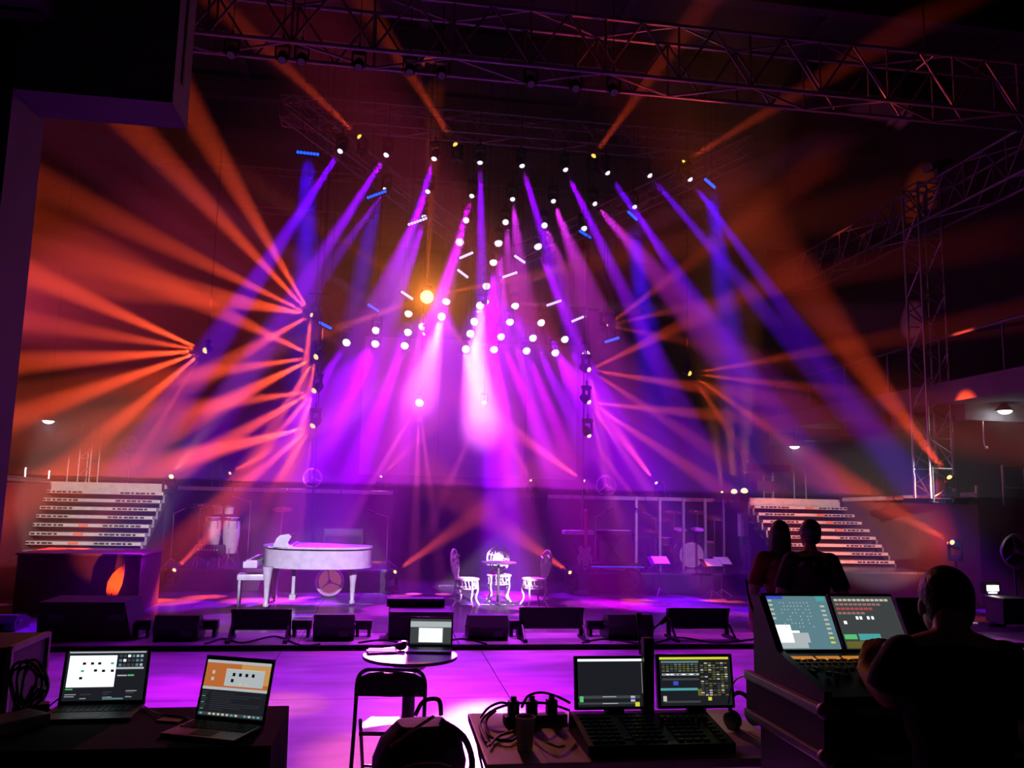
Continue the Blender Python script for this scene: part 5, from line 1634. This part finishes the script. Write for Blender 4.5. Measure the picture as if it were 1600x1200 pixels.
MB().path(catmull([(-0.085, 0, 0.05), (-0.08, 0.02, 0.12), (-0.03, 0.035, 0.165), (0.03, 0.035, 0.165), (0.08, 0.02, 0.12), (0.085, 0, 0.05)], 6), 0.011, 8).build('headband', BLACK, t, True)
for s in (-1, 1):
    MB().lathe([(0.02, -0.025), (0.045, -0.02), (0.05, 0.0), (0.045, 0.022), (0.02, 0.026)], 16, Matrix.Rotation(R(80), 3, 'Y'), (s * 0.085, 0, 0.05)).build('ear_cup', BLACK, t, True)
tag(MB((c.x, c.y, TT)).box((c.x + 0.12, c.y - 0.12, TT + 0.003), (0.21, 0.15, 0.004), Matrix.Rotation(R(6), 3, 'Z')).build('bright_top_sheet', PAPER), 'white sheet added for the bright right end of the folding table', 'paper')  # white sheet added where the bare tabletop catches light
for i, (pts_, lb) in enumerate((
    ([(890, 1098, .85), (870, 1088, .9), (845, 1082, .93), (825, 1088, .9), (815, 1105, .82)], 'black cable arching from the left screen to the power strip'),
    ([(890, 1110, .8), (860, 1100, .84), (835, 1098, .86), (800, 1100, .83), (770, 1110, .8), (750, 1130, .78), (760, 1160, .76)], 'black cable curling left off the power strip'),
    ([(880, 1118, .78), (850, 1125, .765), (810, 1140, .765), (780, 1150, .765), (765, 1165, .765)], 'black cable lying across the left of the folding table'),
    ([(800, 1102, .83), (780, 1098, .84), (755, 1115, .78), (742, 1145, .6), (745, 1180, .4)], 'black cable drooping over the table left corner'),
    ([(775, 1110, .82), (760, 1125, .78), (765, 1150, .765), (795, 1158, .765), (812, 1148, .765)], 'looped black cable beside the paper cup'))):
    p3 = [PZ(x, y, z) for x, y, z in pts_]
    for q in p3:
        q.y = min(max(q.y, tabY0 - 0.05), tabY1 + 0.05)
    tag(MB(p3[0]).path(catmull(p3, 6), 0.007, 6).build('desk_cable', CABLE), lb, 'cable')
p3 = [D(1138, 1100, 4.2), D(1142, 1078, 4.2), D(1150, 1062, 4.15), D(1165, 1055, 4.0)]
tag(MB(p3[0]).path(catmull(p3, 6), 0.004, 6).build('white_cable', mat('white_cable_rubber', (0.6, 0.58, 0.55), 0.5), None), 'thin white cable between the right screen and the road case', 'cable')

# ---- audio console in its road case
NZ = 1.19
near = D(1287, 1106, 3.0)
far = D(1150, 1056, 3.52)
cx0 = near.x - 0.0
cw2 = 0.98
y0, y1 = near.y, near.y + 0.66
t = thing('console_road_case', 'open road case tray with silver edges under the mixing console', 'case', (cx0 + cw2 / 2, (y0 + y1) / 2, 0))
o = t.location
casem = mat('road_case_laminate', (0.035, 0.032, 0.036), 0.55)
MB(o).box((o.x, o.y, NZ - 0.09), (cw2, y1 - y0, 0.17)).build('tray', casem, t)
for z in (NZ - 0.005, NZ - 0.165):
    MB(o).box((cx0 + 0.005, o.y, z), (0.035, y1 - y0, 0.035), bev=0.006).build('edge_profile', ALU, t)
    MB(o).box((o.x, y0 + 0.005, z), (cw2, 0.03, 0.03), bev=0.006).build('edge_profile', ALUDIM, t)
    MB(o).ball((cx0 + 0.01, y0 + 0.01, z), 0.032, 10, 8).build('ball_corner', ALUDIM, t, True)
MB(o).box((o.x + 0.02, o.y, (NZ - 0.18) / 2 + 0.05), (cw2 - 0.06, y1 - y0 - 0.06, NZ - 0.28)).build('lower_case', casem, t)
for z in (NZ - 0.24, 0.14):
    MB(o).box((o.x + 0.02, y0 + 0.03, z), (cw2 - 0.06, 0.02, 0.035)).build('edge_profile', ALUDIM, t)
for k in range(2):
    MB(o).box((cx0 + 0.25 + 0.5 * k, y0 + 0.02, NZ - 0.45), (0.16, 0.02, 0.12), bev=0.006).build('butterfly_latch', ALUDIM, t)
for x in (0.1, cw2 - 0.1):
    for y in (0.08, y1 - y0 - 0.08):
        MB(o).cyl((cx0 + x - 0.02, y0 + y, 0.05), (cx0 + x + 0.02, y0 + y, 0.05), 0.05, n=12).build('caster', BLACK, t)

t = thing('mixing_console', 'large mixing console with a bright touch screen and amber fader strips', 'mixing console', (cx0 + 0.46, y0 + 0.03, NZ))
o = t.location
MB().prism([(0.0, 0.0), (0.0, 0.04), (0.36, 0.11), (0.54, 0.13), (0.56, 0.0)], 'x', -0.43, 0.43).build('body', BLACK, t)
for s in (-1, 1):
    MB().prism([(-0.01, 0.0), (-0.01, 0.06), (0.36, 0.14), (0.52, 0.34), (0.58, 0.34), (0.58, 0.0)], 'x', s * 0.43 - 0.015, s * 0.43 + 0.015).build('side_cheek', BLACK, t)
for k in range(7):
    MB().box((-0.345 + k * 0.115, 0.345, 0.115), (0.10, 0.02, 0.004), Matrix.Rotation(R(11), 3, 'X')).build('scribble_strip', emit('amber_strip', (1.0, 0.35, 0.05), 0.55), t)
fd = MB()
for k in range(28):
    y = 0.14 + 0.07 * rnd.random()
    fd.box((-0.385 + k * 0.0285, y, 0.052 + 0.19 * y + 0.004), (0.014, 0.026, 0.018))
fd.build('fader_caps', GREY, t)
kb_ = MB()
for r_ in range(2):
    for k in range(28):
        y = 0.27 + r_ * 0.035
        kb_.box((-0.385 + k * 0.0285, y, 0.046 + 0.19 * y + 0.008), (0.016, 0.014, 0.008))
kb_.build('channel_buttons', DKGREY, t)
al = MB()
for k in range(14):
    al.box((-0.36 + k * 0.05, 0.305, 0.115), (0.012, 0.006, 0.003))
al.build('button_lamps', emit('amber_lamp', (1.0, 0.45, 0.1), 0.8), t)
lean = R(32)
up = Vector((0, math.sin(lean), math.cos(lean)))
nr = Vector((0, -math.cos(lean), math.sin(lean)))
def con_screen(x0_, W, H, rects):
    base_ = Vector((x0_, 0.44, 0.13))
    s_ = MB().box(base_ + Vector((W / 2, 0, 0)) + up * H / 2 - nr * 0.012, (W + 0.015, 0.022, H + 0.03), Matrix.Rotation(-lean, 3, 'X'), bev=0.004).build('touch_screen', BLACK, t)
    screen_ui(base_, Vector((1, 0, 0)), up, nr, W, H, rects, s_)


uc = [(0, 0, 1, 1, 'cyan'), (0, 0.94, 0.3, 1.0, 'blue'), (0.83, 0.90, 0.97, 1.0, 'teal'), (0.02, 0.02, 0.30, 0.45, 'white'), (0.05, 0.1, 0.42, 0.34, 'white'), (0.02, 0.02, 0.5, 0.12, 'light'), (0.3, 0.12, 0.55, 0.3, 'light')]  # white and light blocks at lower left paint a reflected glare
for r_ in range(8):
    for k in range(9):
        if rnd.random() < 0.65:
            uc.append((0.22 + k * 0.055, 0.40 + r_ * 0.065, 0.238 + k * 0.055, 0.42 + r_ * 0.065, 'light'))
for r_ in range(9):
    uc.append((0.86, 0.1 + r_ * 0.085, 0.93, 0.135 + r_ * 0.085, 'cream' if r_ > 1 else 'yellow'))
    if r_ < 5:
        uc.append((0.05, 0.55 + r_ * 0.085, 0.11, 0.585 + r_ * 0.085, 'cream'))
ud = [(0, 0, 1, 1, 'grey'), (0.0, 0.30, 1, 0.5, 'grey'), (0.02, 0.18, 0.22, 0.27, 'green'), (0.02, 0.02, 0.6, 0.14, 'olive'), (0.25, 0.16, 0.6, 0.28, 'teal'), (0.30, 0.55, 0.34, 0.61, 'white'), (0.36, 0.55, 0.40, 0.61, 'white'), (0.48, 0.55, 0.52, 0.61, 'white'), (0.55, 0.55, 0.59, 0.61, 'white'), (0.08, 0.46, 0.13, 0.52, 'white')]
for r_, cc in enumerate(['cream', 'pinkish', 'red', 'pinkish']):
    for k in range(12 - r_ * 2):
        ud.append((0.03 + k * 0.075, 0.90 - r_ * 0.085, 0.09 + k * 0.075, 0.945 - r_ * 0.085, cc))
con_screen(-0.405, 0.29, 0.24, uc)
con_screen(-0.09, 0.29, 0.24, ud)
MB().box(Vector((0.315, 0.43, 0.12)) + up * 0.12 - nr * 0.012, (0.19, 0.022, 0.26), Matrix.Rotation(-lean, 3, 'X'), bev=0.004).build('meter_panel', BLACK, t)

# cable looping down at the console's left and a red cloth strip behind
p3 = [D(1166, 905, 3.9), D(1172, 940, 3.9), D(1186, 975, 3.85), D(1197, 1005, 3.8), D(1200, 1040, 3.75)]
tst = thing('boom_stand', 'thin dark stand arm with a hanging cable left of the mixing console', 'stand', (p3[-1].x, p3[-1].y, 0))
MB(tst.location).path(catmull(p3, 6), 0.006, 6).build('cable', CABLE, tst)
bar('pole', (0, 0, 0.02), (0, 0, p3[-1].z), 0.012, BLACK, tst, 8)
MB().lathe([(0.15, 0.0), (0.15, 0.015), (0.02, 0.03)], 20).build('foot', BLACK, tst)

# objects at the left edge
c = D(8, 1030, 4.4)
t = thing('rack_case', 'silver-edged rack case at the left edge of view', 'case', (c.x - 0.25, c.y + 0.2, 0))
zt_ = D(20, 1010, 4.4).z
MB().box((0, 0, zt_ / 2), (0.58, 0.5, zt_), bev=0.008).build('body', casem, t)
for s in (-1, 1):
    for y in (-0.25, 0.25):
        MB().box((s * 0.29, y, zt_ / 2), (0.03, 0.03, zt_), bev=0.004).build('edge_profile', ALUDIM, t)
    MB().box((s * 0.29, 0, zt_ - 0.01), (0.03, 0.5, 0.03), bev=0.004).build('edge_profile', ALUDIM, t)
c = PZ(18, 1138, LT)
t = thing('adapter_box', 'grey metal adapter box at the lower left corner', 'box', (c.x, c.y, LT), R(-38))
MB().box((0, 0, 0.025), (0.16, 0.24, 0.05), bev=0.006).build('shell', GREY, t)
MB().box((0.0, -0.121, 0.025), (0.10, 0.006, 0.03)).build('socket_panel', BLACK, t)
for k in range(3):
    c = PZ(24 + 7 * k, 1122 + 3 * k, LT)
    pts_ = []
    for i in range(26):
        a_ = i / 26 * 2 * math.pi * 2
        rr = 0.09 + 0.012 * math.sin(3 * a_ + k)
        pts_.append((c.x + rr * math.cos(a_) * 0.6, c.y + 0.05 + 0.01 * k, LT + 0.116 + rr * math.sin(a_) * 1.05 + 0.002 * i))
    tag(MB(c).path(catmull(pts_, 2), 0.0065, 5).build('cable_coil', CABLE), '%s black cable coil hanging at the left edge beside the rack case' % ('outer', 'middle', 'inner')[k], 'cable', 'cable coils at the left edge')
c = PZ(48, 1112, LT)
t = thing('laptop_power_brick', 'black laptop power brick with cable left of the dark laptop', 'power supply', (c.x, c.y, LT), R(20))
MB().box((0, 0, 0.018), (0.15, 0.065, 0.034), bev=0.008).build('brick', BLACK, t)
MB().path(catmull([(0.07, 0, 0.015), (0.13, 0.03, 0.05), (0.2, 0.05, 0.03), (0.26, 0.02, 0.012)], 6), 0.004, 5).build('cord', CABLE, t)
p3 = [PZ(226, 1104, LT + 0.01), PZ(250, 1116, LT + 0.01), PZ(285, 1120, LT + 0.01), PZ(302, 1126, LT + 0.01)]
tag(MB(p3[0]).path(catmull(p3, 6), 0.004, 5).build('laptop_cable', CABLE), 'thin black cable between the two laptops', 'cable')
q = PZ(268, 1126, LT)
tag(MB(q).box(q + Vector((0, 0, 0.004)), (0.11, 0.07, 0.006), Matrix.Rotation(R(-18), 3, 'Z')).build('notebook', mat('tan_card', (0.45, 0.3, 0.22), 0.7)), 'small tan notebook between the two laptops', 'notebook')


# ================================================================== PEOPLE
def flesh(mb, J, edges, grow=0.0):
    """tapered limbs with round joints; overlapping closed shapes that fuse() turns into one skin"""
    done = set()
    for a_, b_ in edges:
        for q_ in (a_, b_):
            if q_ not in done:
                done.add(q_)
                mb.ball(J[q_][0], J[q_][1] + grow, 16, 12)
        if (J[a_][0] - J[b_][0]).length > 1e-4:
            mb.cyl(J[a_][0], J[b_][0], J[a_][1] + grow, J[b_][1] + grow, 16)


def torso(mb, h, ly, grow=0.0, low=True):
    """rib cage, shoulders girdle, waist and hips as overlapping ellipsoids"""
    for (z, rx, ry, rz, dy) in ((.745, .098, .066, .085, 0), (.69, .088, .064, .09, 0.004), (.795, .108, .045, .034, -.004), (.62, .078, .058, .09, 0), (.545, .088, .064, .07, -.004)) + (((.50, .090, .066, .05, -.006),) if low else ()):
        mb.ball(Vector((0, (ly(z) + dy), z)) * h, (rx * h + grow, ry * h + grow, rz * h + grow), 20, 14)


def fuse(o, vox, smooth=3):
    r_ = o.modifiers.new('fuse', 'REMESH')
    r_.mode = 'VOXEL'
    r_.voxel_size = vox
    r_.use_smooth_shade = True
    s = o.modifiers.new('smooth', 'SMOOTH')
    s.factor = 0.5
    s.iterations = smooth


def person(label, loc, rotz, h, arms, hair, shirt, trousers, group=None, head_yaw=0.0, head_fwd=0.0, lean=0.0, head_drop=0.0, half=0.092):
    """arms: {side: (elbow, wrist, hand_dir, palm_normal)} in local metres; the figure faces +y"""
    t = thing('person', label, 'person', loc, rotz, group)
    J = {}
    def j(n_, p, r_):
        J[n_] = (Vector(p) * h, r_ * h)
    ly = lambda z: lean * max(0.0, z - 0.5)
    j('pelvis', (0, 0, .52), .072); j('waist', (0, ly(.60), .60), .068); j('ribs', (0, ly(.68), .68), .078); j('chest', (0, ly(.76), .76), .072); j('neckb', (0, ly(.82), .825), .036); j('neck', (0, ly(.87) + .006, .872), .030)
    E_ = [('pelvis', 'waist'), ('waist', 'ribs'), ('ribs', 'chest'), ('chest', 'neckb'), ('neckb', 'neck')]
    for s, S in ((-1, 'L'), (1, 'R')):
        j('sh' + S, (s * half, ly(.795), .795), .043 if half > 0.09 else .037)
        j('hip' + S, (s * .05, 0, .49), .058); j('knee' + S, (s * .055, .012, .28), .036); j('calf' + S, (s * .055, -.006, .2), .032); j('ankle' + S, (s * .055, -.01, .045), .022); j('toe' + S, (s * .062, .07, .02), .02)
        el, wr, hd, pn = arms[S]
        J['el' + S] = (Vector(el), .026 * h)
        J['ua' + S] = (J['sh' + S][0].lerp(Vector(el), 0.5) + Vector((s * .01 * h, 0, 0)), .033 * h)
        J['fa' + S] = (Vector(el).lerp(Vector(wr), 0.35), .026 * h)
        J['wr' + S] = (Vector(wr), .0165 * h)
        E_ += [('chest', 'sh' + S), ('neckb', 'sh' + S), ('sh' + S, 'ua' + S), ('ua' + S, 'el' + S), ('el' + S, 'fa' + S), ('fa' + S, 'wr' + S), ('pelvis', 'hip' + S), ('hip' + S, 'knee' + S), ('knee' + S, 'calf' + S), ('calf' + S, 'ankle' + S), ('ankle' + S, 'toe' + S)]
    mb = MB()
    torso(mb, h, ly)
    flesh(mb, J, [e for e in E_ if not set(e) <= {'pelvis', 'waist', 'ribs', 'chest'}])
    # head with face
    hc = J['neck'][0] + Vector((0, .012 * h + head_fwd * h, (.062 - head_drop) * h))
    HY = Matrix.Rotation(head_yaw, 3, 'Z')
    k_ = h / 1.75
    def hp(x, y, z):
        return hc + HY @ Vector((x, y, z)) * k_
    mb.ball(hp(0, -0.012, 0.02), (0.076 * k_, 0.094 * k_, 0.098 * k_), 20, 14, HY)
    mb.ball(hp(0, 0.022, -0.045), (0.055 * k_, 0.066 * k_, 0.068 * k_), 16, 10, HY)
    mb.ball(hp(0, 0.093, -0.018), (0.013 * k_, 0.02 * k_, 0.026 * k_), 10, 8, HY)
    mb.ball(hp(0, 0.08, -0.065), (0.024 * k_, 0.012 * k_, 0.007 * k_), 10, 6, HY)
    mb.ball(hp(0, 0.078, -0.078), (0.02 * k_, 0.012 * k_, 0.007 * k_), 10, 6, HY)
    for s in (-1, 1):
        mb.ball(hp(s * 0.078, -0.005, -0.012), (0.010 * k_, 0.02 * k_, 0.032 * k_), 10, 8, HY)
        mb.ball(hp(s * 0.032, 0.078, 0.02), (0.026 * k_, 0.012 * k_, 0.008 * k_), 10, 6, HY)
    # hands
    for S in 'LR':
        el, wr, hd, pn = arms[S]
        s = -1 if S == 'L' else 1
        w_ = Vector(wr)
        f_ = Vector(hd).normalized()
        n_ = Vector(pn)
        n_ = (n_ - f_ * n_.dot(f_)).normalized()
        x_ = f_.cross(n_) * s
        M = Matrix((x_, f_, n_)).transposed()
        mb.ball(w_ + f_ * 0.045 * k_, (0.040 * k_, 0.055 * k_, 0.016 * k_), 14, 10, M)
        for q_, (ox, ln) in enumerate(((-0.030, 0.062), (-0.010, 0.075), (0.010, 0.080), (0.030, 0.072))):
            b0_ = w_ + f_ * 0.085 * k_ + x_ * ox * k_
            c1 = b0_ + (f_ * 0.9 + n_ * 0.25).normalized() * ln * 0.5 * k_
            c2 = c1 + (f_ * 0.55 + n_ * 0.8).normalized() * ln * 0.5 * k_
            mb.path([b0_ - f_ * 0.02 * k_, b0_, c1, c2], [0.0098 * k_, 0.0095 * k_, 0.0088 * k_, 0.007 * k_], 8)
        tb_ = w_ + f_ * 0.03 * k_ + x_ * 0.03 * k_
        mb.path([tb_, tb_ + (x_ * 0.8 + f_ * 0.6) * 0.035 * k_, tb_ + (x_ * 0.9 + f_ * 1.5 + n_ * 0.4) * 0.038 * k_], [0.012 * k_, 0.011 * k_, 0.008 * k_], 8)
    body = mb.build('body', SKIN, t, True)
    fuse(body, 0.0065, 4)
    for s in (-1, 1):
        MB().ball(hp(s * 0.032, 0.074, 0.002), 0.012 * k_, 10, 8).build('eye', mat('eye_white', (0.6, 0.6, 0.6), 0.2), t, True)
    # clothes
    c1 = MB()
    torso(c1, h, ly, 0.013)
    sh = []
    for S in 'LR':
        J['sl' + S] = (J['ua' + S][0].lerp(J['el' + S][0], 0.6), .036 * h)
        sh += [('sh' + S, 'ua' + S)]
    flesh(c1, J, sh, 0.013)
    for S in 'LR':
        c1.cyl(J['ua' + S][0], J['sl' + S][0], J['ua' + S][1] + 0.013, J['sl' + S][1] + 0.012, 16)
        c1.cyl(J['chest'][0] + Vector((0, 0, 0.02)), J['sh' + S][0], 0.05 * h, J['sh' + S][1] + 0.012, 16)
    c1.cyl(J['chest'][0], J['neckb'][0] - Vector((0, 0, 0.012)), 0.085 * h, 0.04 * h, 16)
    co_ = c1.build('shirt', shirt, t, True)
    fuse(co_, 0.009, 5)
    c2 = MB()
    flesh(c2, J, [q_ for S in 'LR' for q_ in (('hip' + S, 'knee' + S), ('knee' + S, 'calf' + S), ('calf' + S, 'ankle' + S))], 0.013)
    c2.ball(Vector((0, -.006, .50)) * h, (.095 * h, .072 * h, .06 * h), 20, 14)
    co_ = c2.build('trousers', trousers, t, True)
    fuse(co_, 0.010, 4)
    for S in 'LR':
        a_, b_ = J['ankle' + S][0], J['toe' + S][0]
        MB().ball((a_ + b_) / 2 + Vector((0, 0, 0.005)), (0.048, 0.14, 0.05), 14, 8).box((a_ + b_) / 2 + Vector((0, 0, -0.038 * k_)), (0.09, 0.26, 0.02), bev=0.008).build('shoe', BLACK, t, True)
    hr_ = MB()
    if hair == 'short':
        hr_.ball(hp(0, -0.022, 0.034), (0.085 * k_, 0.098 * k_, 0.098 * k_), 20, 14, HY)
        hr_.ball(hp(0, -0.045, -0.01), (0.078 * k_, 0.066 * k_, 0.085 * k_), 18, 12, HY)
    else:
        hr_.ball(hp(0, -0.022, 0.030), (0.088 * k_, 0.10 * k_, 0.10 * k_), 20, 14, HY)
        hr_.ball(hp(0, -0.055, -0.10), (0.092 * k_, 0.062 * k_, 0.19 * k_), 18, 14, HY)
        hr_.ball(hp(0, -0.06, -0.22), (0.085 * k_, 0.045 * k_, 0.14 * k_), 16, 12, HY)
        for s in (-1, 1):
            hr_.ball(hp(s * 0.075, -0.01, -0.10), (0.03 * k_, 0.045 * k_, 0.15 * k_), 12, 10, HY)
    ho = hr_.build('hair', HAIRM, t, True)
    fuse(ho, 0.009, 3)
    return t


def ground(px, py, depth):
    p = D(px, py, depth)
    return Vector((p.x, p.y, 0))


hangL = lambda h: ((-0.155 * h, -0.015 * h, 0.63 * h), (-0.15 * h, 0.04 * h, 0.485 * h), (0.02, 0.15, -1), (1, 0.2, 0))
hangR = lambda h: ((0.155 * h, -0.015 * h, 0.63 * h), (0.15 * h, 0.04 * h, 0.485 * h), (-0.02, 0.15, -1), (-1, 0.2, 0))
HM = 1.775
person('man with short dark hair in dark clothes standing with his back turned', ground(1266, 850, 7.4), R(-12), HM, {'L': hangL(HM), 'R': hangR(HM)}, 'short', SHIRT, DENIM, head_yaw=R(25))
HW = 1.755
person('person with long dark hair standing close left of the short-haired man', ground(1220, 850, 7.8), R(-6), HW, {'L': hangL(HW), 'R': ((0.15 * HW, 0.0, 0.63 * HW), (0.11 * HW, 0.11 * HW, 0.54 * HW), (-0.6, 0.6, 0.1), (0, 0, -1))}, 'long', mat('dark_red_top', (0.14, 0.014, 0.016), 0.85), DENIM, head_yaw=R(-10))
# sound operator
gp = ground(1496, 930, 2.72)
HO = D(1475, 886, 2.72).z / (1.012 - 0.042)
ro = R(-22)
Mi = Matrix.Rotation(-ro, 3, 'Z')
def loc_of(px, py, dep):
    return Mi @ (D(px, py, dep) - gp)
elL, wrL, haL = loc_of(1388, 1084, 2.82), loc_of(1352, 1046, 2.97), loc_of(1362, 1008, 3.02)
person('sound operator in a black t-shirt leaning over the mixing console', gp, ro, HO, {'L': (tuple(elL), tuple(wrL), tuple(haL - wrL), (0.6, 0.6, -0.2)), 'R': ((0.20 * HO, 0.03 * HO, 0.64 * HO), (0.13 * HO, 0.15 * HO, 0.66 * HO), (-0.4, 0.8, -0.1), (0, 0, -1))}, 'short', SHIRT, DENIM, head_yaw=R(12), lean=0.14, head_fwd=0.03, head_drop=0.042, half=0.084)

# ------------------------------------------------------------------ haze over the stage
def haze(name, density, z0, z1, label, cuts):
    hz = bpy.data.materials.new(name)
    hz.use_nodes = True
    nt = hz.node_tree
    nt.nodes.clear()
    out = nt.nodes.new('ShaderNodeOutputMaterial')
    vs = nt.nodes.new('ShaderNodeVolumeScatter')
    vs.inputs['Density'].default_value = density
    vs.inputs['Anisotropy'].default_value = HAZE_G
    vs.inputs['Color'].default_value = (1, 1, 1, 1)
    nt.links.new(vs.outputs[0], out.inputs['Volume'])
    hz.cycles.volume_sampling = 'EQUIANGULAR'
    mb = MB((0.85, 19.2, z0))
    for ya, yb in zip(cuts, cuts[1:]):          # banks of haze, one behind the other
        mb.box((0.85, (ya + yb) / 2, (z0 + z1) / 2), (23.9, yb - ya - 0.002, z1 - z0))
    h = mb.build(name, hz)
    h['kind'] = 'stuff'
    tag(h, label, 'haze')


haze('stage_haze', HAZE, 2.1, 11.45, 'theatrical haze hanging over the whole stage', (12.9, 16.8, 18.8, 25.5))
haze('floor_haze', HAZE * 0.4, 0.12, 2.09, 'thinner haze lying low over the stage floor', (12.9, 25.5))
print('SPOTS', N_SPOT[0])
